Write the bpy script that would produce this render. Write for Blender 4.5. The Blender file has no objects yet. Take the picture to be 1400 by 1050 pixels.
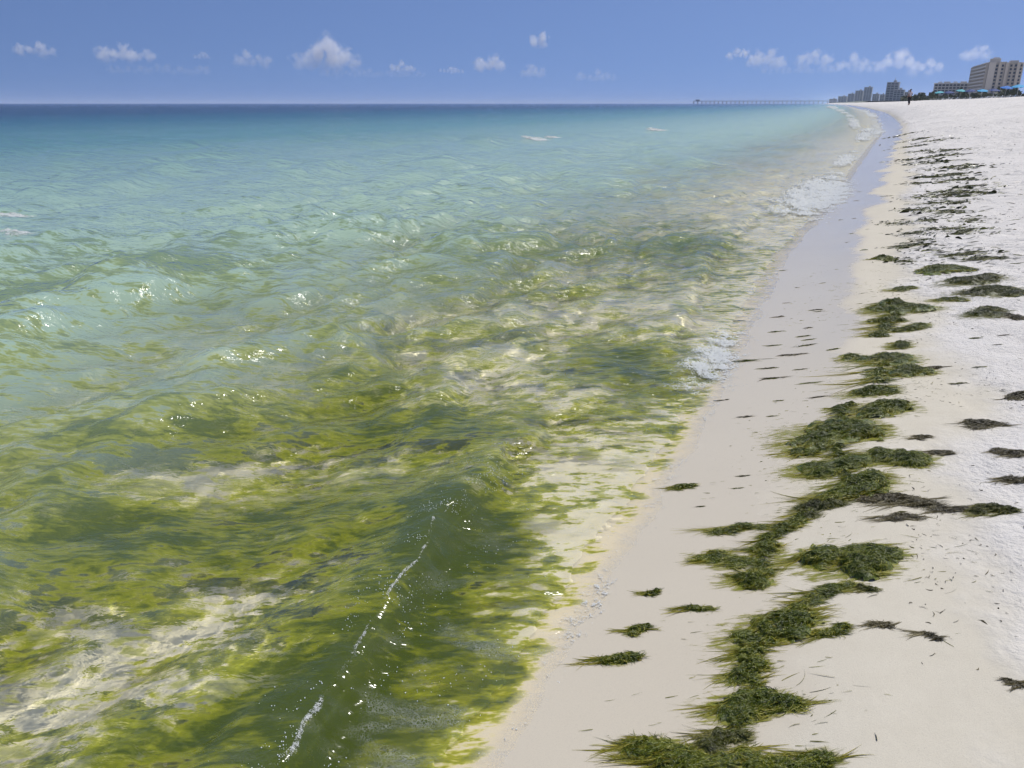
import bpy, bmesh, math, random
import numpy as np
from mathutils import Vector, Matrix, Euler

R = math.radians
scene = bpy.context.scene

# ------------------------------------------------------------------ camera
CAM_H = 1.7
cam_d = bpy.data.cameras.new('camera')
cam = bpy.data.objects.new('camera', cam_d)
scene.collection.objects.link(cam)
cam.location = (0, 0, CAM_H)
cam.rotation_euler = (R(90 - 20.05), 0, 0)
cam_d.sensor_fit = 'HORIZONTAL'
cam_d.sensor_width = 36.0
cam_d.lens = 36.0 * 1051.0 / 1400.0
cam_d.clip_start = 0.05
cam_d.clip_end = 60000
scene.camera = cam

# ------------------------------------------------------------------ sky
SUN_EL, SUN_AZ = R(63), R(50)          # azimuth clockwise from +Y (the view), towards +X
world = bpy.data.worlds.new('World')
scene.world = world
world.use_nodes = True
wn = world.node_tree
wn.nodes.clear()
wo = wn.nodes.new('ShaderNodeOutputWorld')
wb = wn.nodes.new('ShaderNodeBackground')
sky = wn.nodes.new('ShaderNodeTexSky')
sky.sky_type = 'NISHITA'
sky.sun_disc = False
sky.sun_elevation = SUN_EL
sky.sun_rotation = SUN_AZ
sky.altitude = 0
sky.air_density = 1.0
sky.dust_density = 0.3
sky.ozone_density = 2.0
wb.inputs['Strength'].default_value = 0.10
# hazy summer air: the pale band of the clear-sky model is pressed below the horizon, blue reaches down to the sea
wtc = wn.nodes.new('ShaderNodeTexCoord')
wma = wn.nodes.new('ShaderNodeVectorMath'); wma.operation = 'MULTIPLY_ADD'
wma.inputs[1].default_value = (1, 1, 1.5); wma.inputs[2].default_value = (0, 0, 0.40)
wnm = wn.nodes.new('ShaderNodeVectorMath'); wnm.operation = 'NORMALIZE'
whs = wn.nodes.new('ShaderNodeHueSaturation')
whs.inputs['Hue'].default_value = 0.510; whs.inputs['Saturation'].default_value = 1.10; whs.inputs['Value'].default_value = 1.16
wn.links.new(wtc.outputs['Generated'], wma.inputs[0])
wn.links.new(wma.outputs[0], wnm.inputs[0])
wn.links.new(wnm.outputs[0], sky.inputs[0])
wn.links.new(sky.outputs[0], whs.inputs['Color'])
wn.links.new(whs.outputs[0], wb.inputs[0])
wn.links.new(wb.outputs[0], wo.inputs[0])

# ------------------------------------------------------------------ sun
sun_d = bpy.data.lights.new('sun', 'SUN')
sun_d.energy = 3.6
sun_d.angle = R(0.53)
sun_d.color = (1.0, 0.965, 0.91)
sun = bpy.data.objects.new('sun', sun_d)
scene.collection.objects.link(sun)
sd = Vector((math.sin(SUN_AZ) * math.cos(SUN_EL), math.cos(SUN_AZ) * math.cos(SUN_EL), math.sin(SUN_EL)))
sun.rotation_euler = sd.to_track_quat('Z', 'Y').to_euler()
sun.location = (0, 0, 60)

# ------------------------------------------------------------------ exposure
scene.view_settings.view_transform = 'Standard'
scene.view_settings.look = 'None'
scene.view_settings.exposure = 0.0
scene.view_settings.gamma = 1.0
scene.cycles.use_denoising = True
scene.cycles.use_adaptive_sampling = True
scene.cycles.adaptive_threshold = 0.03
scene.cycles.adaptive_min_samples = 16
scene.cycles.max_bounces = 4
scene.cycles.diffuse_bounces = 1
scene.cycles.glossy_bounces = 2
scene.cycles.transmission_bounces = 3
scene.cycles.transparent_max_bounces = 12
scene.cycles.sample_clamp_indirect = 4.0
scene.cycles.sample_clamp_direct = 8.0

# ------------------------------------------------------------------ numeric noise
rng = np.random.default_rng(7)
_perm = rng.permutation(4096)
_ang = rng.random(4096) * 2 * np.pi
_gx, _gy = np.cos(_ang), np.sin(_ang)


def perlin(x, y):
    x = np.asarray(x, dtype=np.float64); y = np.asarray(y, dtype=np.float64)
    xi = np.floor(x).astype(np.int64); yi = np.floor(y).astype(np.int64)
    xf = x - xi; yf = y - yi
    def h(i, j):
        return _perm[(_perm[i & 4095] + j) & 4095]
    def g(i, j, dx, dy):
        k = h(i, j)
        return _gx[k] * dx + _gy[k] * dy
    u = xf * xf * xf * (xf * (xf * 6 - 15) + 10)
    v = yf * yf * yf * (yf * (yf * 6 - 15) + 10)
    a = g(xi, yi, xf, yf); b = g(xi + 1, yi, xf - 1, yf)
    c = g(xi, yi + 1, xf, yf - 1); d = g(xi + 1, yi + 1, xf - 1, yf - 1)
    return (a + (b - a) * u + ((c + (d - c) * u) - (a + (b - a) * u)) * v) * 1.5


def fbm(x, y, n=4, gain=0.5):
    r = 0; a = 1.0; f = 1.0
    for k in range(n):
        r = r + a * perlin(x * f + 17.3 * k, y * f - 9.1 * k)
        a *= gain; f *= 2.03
    return r


def sstep(a, b, x):
    t = np.clip((x - a) / (b - a), 0, 1)
    return t * t * (3 - 2 * t)


# ------------------------------------------------------------------ the coast: s runs along it, t inland
CA = R(22)
_S0 = [-60, 0, 1.45, 4, 7.6, 10, 13, 20, 32, 57, 120, 256, 700, 1500, 3000, 9000, 40000]
_T0 = [-1.5, -0.66, -0.585, -0.44, -0.36, -0.30, -0.04, 0.43, 1.15, 2.7, 4.5, 5.5, 4, -20, -60, -120, -200]


def st(x, y):
    s = x * math.sin(CA) + y * math.cos(CA)
    t = x * math.cos(CA) - y * math.sin(CA)
    return s, t


def xy(s, t):
    return s * math.sin(CA) + t * math.cos(CA), s * math.cos(CA) - t * math.sin(CA)


def coast(s):
    return np.interp(s, _S0, _T0)


_TP = [-4000, -400, -150, -60, -30, -15, -8, -4, -2.2, -1.3, -0.6, 0, 0.35, 0.9, 1.6, 3, 8, 20, 40, 70, 120, 4000]
_ZP = [-9, -8, -6, -3.6, -2.2, -1.3, -0.75, -0.42, -0.24, -0.13, -0.055, 0.0, 0.035, 0.105, 0.20, 0.38, 1.15, 2.5, 3.0, 3.3, 3.6, 4.0]
_ZF = [-9, -8, -6, -3.6, -2.2, -1.3, -0.75, -0.42, -0.24, -0.13, -0.055, 0.0, 0.12, 0.42, 0.95, 1.55, 2.1, 2.6, 3.0, 3.3, 3.6, 4.0]   # farther along the beach is steeper
# smooth profile: average a few shifted samples of the polyline


def profile(tp, s):
    w = np.clip(0.12 * np.abs(tp) + 0.08, 0.08, 30)
    f = sstep(22, 90, s)
    r = 0
    for k, q in ((-1, .2), (-.5, .2), (0, .2), (.5, .2), (1, .2)):
        r = r + q * (np.interp(tp + k * w, _TP, _ZP) * (1 - f) + np.interp(tp + k * w, _TP, _ZF) * f)
    return r


def sand_z(x, y, fine=True):
    s, t = st(x, y)
    tp = t - coast(s)
    z = profile(tp, s)
    # soft lobes left by the swash, hollows and a low berm
    z = z + 0.010 * perlin(s * 0.9, tp * 1.4 + 3) * sstep(0.1, 0.9, tp) * (1 - sstep(3, 8, tp))
    berm = np.exp(-((tp - 0.78 - 0.18 * perlin(s * 0.8, 5.5)) / 0.22) ** 2) * 0.018
    z = z + berm * (1 - sstep(14, 30, s))
    z = z + 0.05 * perlin(x * 0.35, y * 0.35) * sstep(1.6, 4, tp)
    z = z + 0.25 * perlin(x * 0.06 + 4, y * 0.06) * sstep(6, 25, tp)
    # ripples on the bed under water
    bed = 1 - sstep(-1.2, -0.6, tp)
    z = z + bed * 0.008 * perlin(x * 2.3, y * 2.3) * 1.5
    if fine:
        dry = sstep(1.0, 1.7, tp + 0.22 * fbm(s * 0.9, tp * 0.9 + 40, 3))
        dist = np.hypot(x, y)
        # trampled, lumpy dry sand
        lump = fbm(x * 3.1 + 0.8 * perlin(x, y), y * 3.1, 4, 0.55)
        pits = np.minimum(0.0, fbm(x * 1.7 + 30, y * 1.7, 2) + 0.05)
        z = z + dry * (0.010 * lump + (0.035 + 0.055 * sstep(2.2, 5, tp)) * pits)
        z = z + dry * 0.0036 * fbm(x * 17, y * 17, 3, 0.6) * (1 - sstep(6, 12, dist))
        z = z + 0.0007 * fbm(x * 26, y * 26, 2) * sstep(0.5, 0.8, tp) * (1 - sstep(5, 9, dist))
    return z


def rings(r0, r1, k, kk, cap):
    r = [r0]
    while r[-1] < r1:
        q = r[-1]
        r.append(q + min(max(k * q, q * q * kk), cap * q))
    return np.array(r)


def columns(spec):
    out = []
    for a0, a1, d in spec:
        n = max(1, int(round((a1 - a0) / d)))
        out += list(np.linspace(a0, a1, n, endpoint=False))
    out.append(spec[-1][1])
    return np.radians(np.array(out))


def grid_mesh(name, X, Y, Z, keep=None, attrs=None):
    """a mesh from a 2-D array of points; keep masks the points that stay"""
    n, m = X.shape
    idx = -np.ones((n, m), dtype=np.int64)
    if keep is None:
        keep = np.ones((n, m), bool)
    idx[keep] = np.arange(keep.sum())
    a = idx[:-1, :-1]; b = idx[:-1, 1:]; c = idx[1:, 1:]; d = idx[1:, :-1]
    ok = (a >= 0) & (b >= 0) & (c >= 0) & (d >= 0)
    quads = np.stack([a[ok], b[ok], c[ok], d[ok]], axis=1).astype(np.int32)
    co = np.stack([X[keep], Y[keep], Z[keep]], axis=1).astype(np.float32)
    return raw_mesh(name, co, quads, {k: v[keep] for k, v in (attrs or {}).items()})


def raw_mesh(name, co, faces, attrs=None, smooth=True):
    me = bpy.data.meshes.new(name)
    k = faces.shape[1]
    me.vertices.add(len(co)); me.vertices.foreach_set('co', np.ascontiguousarray(co, dtype=np.float32).ravel())
    me.loops.add(faces.size); me.loops.foreach_set('vertex_index', np.ascontiguousarray(faces, dtype=np.int32).ravel())
    me.polygons.add(len(faces)); me.polygons.foreach_set('loop_start', np.arange(0, faces.size, k, dtype=np.int32))
    me.polygons.foreach_set('use_smooth', np.full(len(faces), smooth))
    for nm, v in (attrs or {}).items():
        at = me.attributes.new(nm, 'FLOAT', 'POINT')
        at.data.foreach_set('value', np.ascontiguousarray(v, dtype=np.float32))
    me.update(calc_edges=True)
    return me


def link(name, me, mat=None, parent=None, **props):
    o = bpy.data.objects.new(name, me)
    scene.collection.objects.link(o)
    if mat is not None and me is not None and not me.materials:
        me.materials.append(mat)
    if parent is not None:
        o.parent = parent
    for k, v in props.items():
        o[k] = v
    return o


# ------------------------------------------------------------------ node helper
class NT:
    def __init__(self, name):
        self.m = bpy.data.materials.new(name)
        self.m.use_nodes = True
        self.t = self.m.node_tree
        self.t.nodes.clear()
        self.out = self.t.nodes.new('ShaderNodeOutputMaterial')

    def n(self, typ, ins=None, **kw):
        nd = self.t.nodes.new('ShaderNode' + typ)
        for k, v in kw.items():
            setattr(nd, k, v)
        for k, v in (ins or {}).items():
            self.set(nd, k, v)
        return nd

    def set(self, nd, k, v):
        sock = nd.inputs[k]
        if isinstance(v, bpy.types.NodeSocket):
            self.t.links.new(v, sock)
        elif isinstance(v, bpy.types.Node):
            self.t.links.new(v.outputs[0], sock)
        else:
            if hasattr(sock.default_value, '__len__') and len(sock.default_value) == 4 and len(v) == 3:
                v = (*v, 1)
            sock.default_value = v

    def math(self, op, a, b=0.0, c=0.0, clamp=False):
        nd = self.n('Math', operation=op, use_clamp=clamp)
        self.set(nd, 0, a); self.set(nd, 1, b); self.set(nd, 2, c)
        return nd.outputs[0]

    def mixc(self, f, a, b):
        nd = self.n('Mix', data_type='RGBA')
        self.set(nd, 0, f); self.set(nd, 6, a); self.set(nd, 7, b)
        return nd.outputs[2]

    def ramp(self, f, stops, interp='LINEAR'):
        nd = self.n('ValToRGB')
        cr = nd.color_ramp
        cr.interpolation = interp
        while len(cr.elements) < len(stops):
            cr.elements.new(0.5)
        for e, (p, c) in zip(cr.elements, stops):
            e.position = p
            e.color = (*c, 1) if len(c) == 3 else c
        self.set(nd, 0, f)
        return nd.outputs[0]

    def rng(self, f, a, b, c=0.0, d=1.0, smooth=True):
        nd = self.n('MapRange', interpolation_type='SMOOTHSTEP' if smooth else 'LINEAR')
        self.set(nd, 0, f); self.set(nd, 1, a); self.set(nd, 2, b); self.set(nd, 3, c); self.set(nd, 4, d)
        return nd.outputs[0]

    def pos(self, sx=1, sy=1, sz=1, rot=0):
        g = self.n('NewGeometry')
        mp = self.n('Mapping', {0: g.outputs['Position'], 'Scale': (sx, sy, sz), 'Rotation': (0, 0, rot)})
        return mp.outputs[0]

    def noise(self, vec, scale, detail=3, rough=0.5, dist=0.0):
        nd = self.n('TexNoise', {'Vector': vec, 'Scale': scale, 'Detail': detail, 'Roughness': rough, 'Distortion': dist})
        return nd.outputs[0]

    def attr(self, name):
        return self.n('Attribute', attribute_name=name).outputs['Fac']

    def mix(self, f, a, b):
        nd = self.n('MixShader')
        self.set(nd, 0, f); self.set(nd, 1, a); self.set(nd, 2, b)
        return nd.outputs[0]

    def done(self, surf=None, vol=None):
        if surf is not None:
            self.set(self.out, 'Surface', surf)
        if vol is not None:
            self.set(self.out, 'Volume', vol)
        return self.m
CLUMPS = [
    (0.462, 1.600, 0.148, 0.051, -12, 1.00, 0, "long dark green seaweed heap cut by the photo's bottom edge, reaching seaward"),
    (0.584, 1.657, 0.062, 0.040, 10, 0.90, 1, 'small brown-topped seaweed tuft just behind the bottom edge heap'),
    (0.725, 1.534, 0.095, 0.044, 0, 0.90, 0, 'bright green seaweed heap at the bottom edge, nearest the dry sand'),
    (0.715, 1.765, 0.097, 0.065, 10, 1.00, 0, 'bushy green seaweed heap with fringes both ways, below the long rolled heap'),
    (0.730, 1.942, 0.075, 0.065, 40, 1.10, 0, 'glossy green seaweed mound joining the foot of the long rolled heap'),
    (0.891, 2.121, 0.136, 0.088, 38, 1.15, 0, 'long rolled green seaweed heap slanting up the sand, nearest the big mound'),
    (1.098, 2.274, 0.089, 0.031, 20, 0.60, 0, 'thin green seaweed tail pointing inland below the big round mound'),
    (1.262, 2.489, 0.121, 0.120, 10, 1.35, 0, 'big round dark green seaweed mound standing alone on bare sand'),
    (0.908, 2.417, 0.059, 0.093, 70, 1.10, 0, 'upright green seaweed lump seaward of the bare sand oval'),
    (1.014, 2.662, 0.076, 0.070, 30, 1.00, 0, 'curled green seaweed lump at the top of the bare sand oval'),
    (0.823, 2.571, 0.085, 0.061, 0, 0.35, 0, 'flat yellow-green seaweed smear spread seaward beside the curled lump'),
    (0.938, 2.804, 0.101, 0.030, 0, 0.60, 0, 'thin green seaweed streak lying farthest seaward of the near wrack'),
    (1.154, 2.803, 0.067, 0.056, 25, 1.00, 0, 'short rolled seaweed piece linking curled lump and the tall dark lump'),
    (1.306, 2.909, 0.091, 0.111, 20, 1.20, 1, 'tall dark lump of seaweed with brown underside beside the dark rolled strand'),
    (1.543, 3.048, 0.156, 0.092, 22, 1.00, 0, 'broad green seaweed heap seaward of the dark rolled strand'),
    (1.647, 2.889, 0.142, 0.058, -14, 1.10, 2, 'dark brown rolled seaweed strand stretching inland like a rope'),
    (1.536, 3.280, 0.145, 0.116, -15, 1.00, 0, 'matted green seaweed heap in the middle of the wrack line'),
    (1.832, 3.294, 0.124, 0.100, 5, 1.10, 0, 'rounded green seaweed heap set inland of the matted middle heap'),
    (1.685, 3.643, 0.174, 0.163, 0, 1.05, 0, 'wide fringed seaweed heap with long strands combed towards the water'),
    (1.481, 3.509, 0.092, 0.060, 0, 0.70, 0, 'low green seaweed streak reaching seaward of the wide fringed heap'),
    (1.869, 4.041, 0.087, 0.137, 40, 1.10, 0, 'pointed seaweed lump left of the oval bright gap'),
    (2.047, 3.927, 0.117, 0.164, 0, 1.05, 0, 'rounded seaweed lump right of the oval bright gap'),
    (2.124, 4.216, 0.094, 0.097, 10, 1.00, 0, 'small seaweed lump closing the far end of the oval gap'),
    (2.488, 4.536, 0.096, 0.126, 0, 1.20, 0, 'domed seaweed lump standing apart inland above the oval gap'),
    (2.475, 4.833, 0.131, 0.125, 15, 0.90, 0, 'hooked seaweed lump with a tail seaward, below the stepped row'),
    (2.290, 4.928, 0.049, 0.070, 0, 1.20, 0, 'tiny pointed seaweed lump alone on wet sand beside the wrack'),
    (2.705, 5.116, 0.107, 0.155, 40, 0.90, 0, 'slanting seaweed streak near the middle of the stepped row'),
    (2.667, 5.389, 0.069, 0.151, 20, 1.20, 0, 'small dark seaweed ball at the seaward side of the stepped row'),
    (2.914, 5.745, 0.130, 0.190, -20, 1.10, 0, 'rounded seaweed lump second from the far end of the stepped row'),
    (2.968, 5.515, 0.147, 0.108, 25, 0.80, 0, 'long thin seaweed tail running inland from the stepped row'),
    (3.182, 6.098, 0.155, 0.259, 10, 1.10, 0, 'largest seaweed lump of the stepped row'),
    (3.002, 6.144, 0.078, 0.107, 0, 0.80, 0, "low dark seaweed scrap seaward of the stepped row's largest lump"),
    (3.525, 6.763, 0.124, 0.289, 40, 0.90, 0, 'loose seaweed patch at the far end of the stepped row'),
    (4.017, 8.308, 0.087, 0.170, 0, 1.10, 0, "little seaweed lump alone on the sheen's edge, the larger of two"),
    (4.033, 8.141, 0.055, 0.129, 0, 1.00, 0, "little seaweed lump alone on the sheen's edge, the smaller of two"),
    (4.185, 7.360, 0.205, 0.291, 0, 1.00, 0, 'wide dark green seaweed patch left in a row across the beach'),
    (4.156, 6.815, 0.191, 0.172, 0, 0.90, 1, 'dark seaweed patch in the middle of a row across the beach'),
    (4.035, 6.322, 0.184, 0.178, -8, 0.90, 1, "dark seaweed patch with a spiky top at the row's inland end"),
    (3.640, 5.695, 0.117, 0.125, 0, 1.00, 1, 'olive seaweed heap near the right edge, left one of a pair'),
    (3.719, 5.532, 0.098, 0.141, 0, 1.00, 2, 'brownish seaweed heap at the right edge, right one of a pair'),
    (3.644, 6.240, 0.085, 0.094, 0, 0.90, 0, 'small dark seaweed scrap between the stepped row and the pair'),
    (2.653, 4.571, 0.046, 0.039, 0, 1.00, 2, 'small black seaweed scrap just inland of the domed lump'),
    (2.408, 3.626, 0.116, 0.090, 12, 0.80, 2, 'ragged brown seaweed patch with loose strands on the right'),
    (2.790, 3.964, 0.073, 0.109, 0, 1.00, 2, 'blackish seaweed lump at the right edge beside white dry sand'),
    (2.054, 3.327, 0.066, 0.045, 0, 0.90, 2, 'small wiry brown seaweed tangle inland of the rounded green heap'),
    (2.056, 3.523, 0.048, 0.037, 0, 0.80, 2, 'tiny dark seaweed scrap above the rounded green heap'),
    (2.325, 3.246, 0.081, 0.077, -8, 0.80, 2, 'dull brown seaweed patch at the right edge below the ragged one'),
    (1.951, 2.762, 0.074, 0.046, -6, 1.00, 1, 'brown and green seaweed patch on white sand near right edge'),
    (1.814, 2.787, 0.105, 0.023, -3, 0.50, 2, 'thin dark seaweed line leading to the brown and green patch'),
    (2.186, 3.001, 0.064, 0.034, -15, 0.80, 2, 'thin brown seaweed scrap at the right edge above brown-green patch'),
    (1.575, 2.749, 0.089, 0.043, -10, 0.40, 2, 'flat brown seaweed mat below the dark rope-like strand'),
    (1.238, 2.273, 0.031, 0.039, -20, 0.80, 1, 'small olive seaweed tuft at the foot of the big mound'),
    (1.189, 2.065, 0.040, 0.027, -20, 0.60, 2, 'loose brown seaweed wisps inland of the long rolled heap'),
    (1.037, 2.058, 0.057, 0.023, 10, 0.80, 0, 'small leaf-shaped green seaweed piece beside the long rolled heap'),
    (1.316, 1.995, 0.030, 0.030, -45, 0.60, 2, 'thin dark seaweed wisp where damp sand turns dry'),
    (1.428, 1.761, 0.029, 0.041, -60, 0.30, 2, 'pale brown seaweed wisps at the right edge on dry sand'),
    (0.350, 2.030, 0.061, 0.027, 15, 0.90, 0, 'starry green seaweed scrap nearest the water, largest of three'),
    (0.434, 2.176, 0.040, 0.026, 20, 0.90, 0, 'spiky green seaweed scrap, middle one of three by the water'),
    (0.518, 2.388, 0.027, 0.021, 20, 0.90, 0, 'tiny spiky green seaweed scrap, farthest of three by the water'),
    (0.656, 2.270, 0.044, 0.016, -4, 0.60, 0, 'thin flattened seaweed scrap between the water and near wrack'),
    (0.813, 3.240, 0.059, 0.028, 0, 0.80, 0, 'dark seaweed scrap lying at the lip of the swash'),
]
FAR_PATCHES = [
    (4.139, 8.011, 0.115, 0.110),
    (4.620, 8.806, 0.167, 0.161),
    (5.072, 9.831, 0.121, 0.116),
    (5.400, 10.868, 0.123, 0.118),
    (5.771, 10.854, 0.163, 0.157),
    (6.264, 12.047, 0.158, 0.151),
    (5.560, 9.826, 0.167, 0.160),
    (5.563, 9.471, 0.161, 0.155),
    (6.412, 11.453, 0.247, 0.237),
    (4.726, 8.099, 0.154, 0.148),
    (4.798, 7.779, 0.134, 0.128),
    (7.216, 13.662, 0.191, 0.183),
    (7.672, 14.107, 0.196, 0.189),
    (7.762, 13.438, 0.312, 0.271),
    (8.379, 16.125, 0.194, 0.186),
    (8.402, 14.311, 0.239, 0.229),
    (9.350, 17.195, 0.317, 0.304),
    (8.923, 15.790, 0.277, 0.266),
    (11.661, 23.081, 0.254, 0.243),
    (11.190, 21.347, 0.333, 0.319),
    (10.546, 19.080, 0.350, 0.336),
    (10.551, 18.469, 0.254, 0.244),
    (19.393, 39.877, 0.325, 0.312),
    (16.987, 33.552, 0.365, 0.351),
    (16.303, 30.855, 0.336, 0.323),
    (13.546, 24.883, 0.318, 0.305),
    (13.550, 26.348, 0.288, 0.277),
    (12.444, 23.277, 0.319, 0.306),
    (7.059, 12.454, 0.174, 0.167),
    (5.381, 9.919, 0.084, 0.081),
    (4.920, 9.238, 0.079, 0.076),
    (6.124, 10.348, 0.126, 0.121),
    (6.905, 12.727, 0.154, 0.148),
    (14.740, 29.445, 0.268, 0.257),
]
SHREDS = [
    (2.934, 8.254, 0.048, 0.017),
    (1.904, 6.253, 0.055, 0.019),
    (2.246, 6.271, 0.055, 0.019),
    (2.081, 5.819, 0.057, 0.020),
    (1.927, 5.444, 0.060, 0.021),
    (2.339, 5.844, 0.046, 0.016),
    (2.598, 6.322, 0.037, 0.013),
    (2.593, 6.388, 0.056, 0.020),
    (2.204, 5.609, 0.061, 0.021),
    (2.212, 5.498, 0.049, 0.017),
    (2.130, 5.357, 0.069, 0.024),
    (1.984, 5.163, 0.088, 0.025),
    (1.642, 5.124, 0.128, 0.024),
    (1.729, 4.915, 0.064, 0.022),
    (1.709, 4.703, 0.104, 0.016),
    (1.598, 4.280, 0.031, 0.011),
    (1.683, 4.696, 0.043, 0.015),
    (1.334, 4.068, 0.046, 0.016),
    (1.479, 4.041, 0.029, 0.010),
    (1.111, 3.301, 0.038, 0.011),
    (1.042, 3.177, 0.024, 0.008),
    (1.883, 4.541, 0.069, 0.015),
    (1.910, 4.824, 0.039, 0.014),
    (1.270, 4.369, 0.040, 0.014),
    (2.098, 4.414, 0.027, 0.009),
    (0.846, 3.028, 0.026, 0.007),
    (1.829, 4.277, 0.065, 0.014),
    (2.258, 5.155, 0.051, 0.018),
    (5.037, 11.916, 0.039, 0.014),
    (5.233, 11.910, 0.039, 0.014),
    (4.525, 10.297, 0.039, 0.014),
    (4.194, 9.652, 0.027, 0.010),
    (4.815, 10.502, 0.025, 0.009),
    (3.047, 7.423, 0.029, 0.010),
    (2.772, 7.342, 0.025, 0.009),
    (2.466, 6.745, 0.030, 0.010),
    (13.776, 29.740, 0.068, 0.024),
    (6.844, 14.376, 0.094, 0.033),
    (6.275, 14.332, 0.053, 0.019),
    (6.991, 15.859, 0.044, 0.015),
    (16.663, 30.106, 0.109, 0.038),
    (9.831, 15.789, 0.058, 0.020),
    (6.456, 9.959, 0.056, 0.020),
    (5.194, 8.691, 0.066, 0.023),
    (4.903, 7.430, 0.050, 0.017),
    (2.880, 4.482, 0.050, 0.017),
    (2.634, 4.271, 0.052, 0.018),
    (3.397, 5.089, 0.045, 0.016),
    (3.199, 5.087, 0.050, 0.018),
    (3.224, 4.878, 0.034, 0.012),
    (7.484, 11.810, 0.055, 0.019),
]
BLOOM = [
    (-1.25, 2.45, 0.95, 0.55, 0.30),
    (-0.55, 2.25, 0.40, 0.35, 0.15),
    (-0.35, 1.79, 0.43, 0.25, 0.50),
    (-0.77, 1.71, 0.35, 0.19, 0.50),
    (-0.27, 2.76, 0.27, 0.41, 0.45),
    (-0.36, 3.07, 0.36, 0.34, 0.30),
    (-0.38, 4.05, 0.58, 0.39, 0.50),
    (-1.17, 4.22, 0.73, 0.48, 0.35),
    (-1.96, 3.94, 0.57, 0.25, 0.45),
    (-1.22, 3.07, 0.92, 0.36, 0.45),
    (-1.94, 2.88, 0.47, 0.32, 0.45),
    (-2.36, 3.44, 0.33, 0.29, 0.35),
    (0.81, 5.03, 0.38, 0.61, 0.60),
    (-1.01, 5.03, 0.50, 0.42, 0.35),
    (-1.07, 6.05, 0.60, 0.36, 0.35),
    (-3.80, 8.05, 1.01, 0.50, 0.45),
    (-4.62, 7.46, 0.65, 0.46, 0.40),
    (0.00, 2.16, 0.15, 0.16, 0.20),
    (-0.63, 1.88, 0.25, 0.17, 0.30),
    (-0.03, 2.65, 0.20, 0.22, 0.35),
    (-0.25, 2.12, 0.17, 0.20, 0.35),
    (2.21, 10.12, 0.58, 0.47, 0.30),
    (0.15, 7.52, 1.02, 0.33, 0.25),
    (0.00, 5.84, 0.35, 0.29, 0.30),
    (0.62, 4.00, 0.25, 0.11, 0.20),
    (-0.81, 2.50, 0.36, 0.13, -0.75),
    (-1.35, 2.24, 0.33, 0.12, -0.70),
    (-1.91, 3.65, 0.42, 0.16, -0.60),
    (-2.77, 4.22, 0.39, 0.30, -0.50),
    (0.32, 5.36, 0.59, 0.39, -0.60),
    (-1.70, 4.80, 0.58, 0.34, -0.50),
    (-1.33, 1.95, 0.32, 0.16, -0.45),
    (-2.67, 5.36, 0.80, 0.43, -0.30),
    (-0.03, 2.50, 0.14, 0.10, -0.30),
    (-0.38, 2.45, 0.08, 0.15, -0.10),
    (0.13, 2.24, 0.15, 0.25, -0.40),
    (0.31, 2.88, 0.25, 0.62, -0.25),
    (0.57, 3.61, 0.38, 0.54, -0.20),
    (-0.99, 2.16, 0.25, 0.17, -0.35),
    (-0.33, 4.73, 0.29, 0.25, -0.30),
    (-0.59, 3.52, 0.22, 0.10, -0.30),
]

# ------------------------------------------------------------------ water level
_C1 = np.array([(-3, -0.95), (0.4, -1.08), (1.26, -1.17), (1.5, -1.21), (2, -1.27), (2.55, -1.37), (3.16, -1.36), (4.0, -1.30), (5.04, -1.0), (6.2, -1.0), (9, -1.2), (14, -1.1)])
SWELLS = [  # offset seaward of the coast line, height, back length, front length, seed, s-range
    (2.75, 0.058, 0.5, 0.24, 1.0), (4.6, 0.048, 0.7, 0.32, 8.0), (6.9, 0.085, 0.8, 0.34, 15.0),
    (10.5, 0.07, 1.3, 0.7, 22.0), (15.0, 0.09, 1.7, 0.9, 29.0), (21.0, 0.11, 2.2, 1.2, 36.0), (30, 0.13, 3.0, 1.6, 43.0),
    (41, 0.14, 3.6, 2.2, 50.0), (55, 0.15, 4, 2.5, 57.0)]
_wr = np.random.default_rng(11)
CHOP = []
for k in range(64):
    lam = 0.075 * (70.0 ** ((k + 0.5) / 64.0))
    ang = _wr.normal(0, 0.62)
    CHOP.append((lam, ang, _wr.random() * 2 * np.pi))


def bump1(d, back, front):
    """a wave profile: d < 0 seaward (long back), d > 0 shoreward (steep front)"""
    return np.where(d < 0, np.exp(-(d / back) ** 2), np.exp(-(d / front) ** 2))


def swash_edge(s):
    return (0.045 * perlin(s * 1.9, 2.2) + 0.018 * perlin(s * 6.3, 7.7) + 0.008 * perlin(s * 17., 1.7)) * (1 + 0.02 * np.abs(s)) + 0.0


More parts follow.
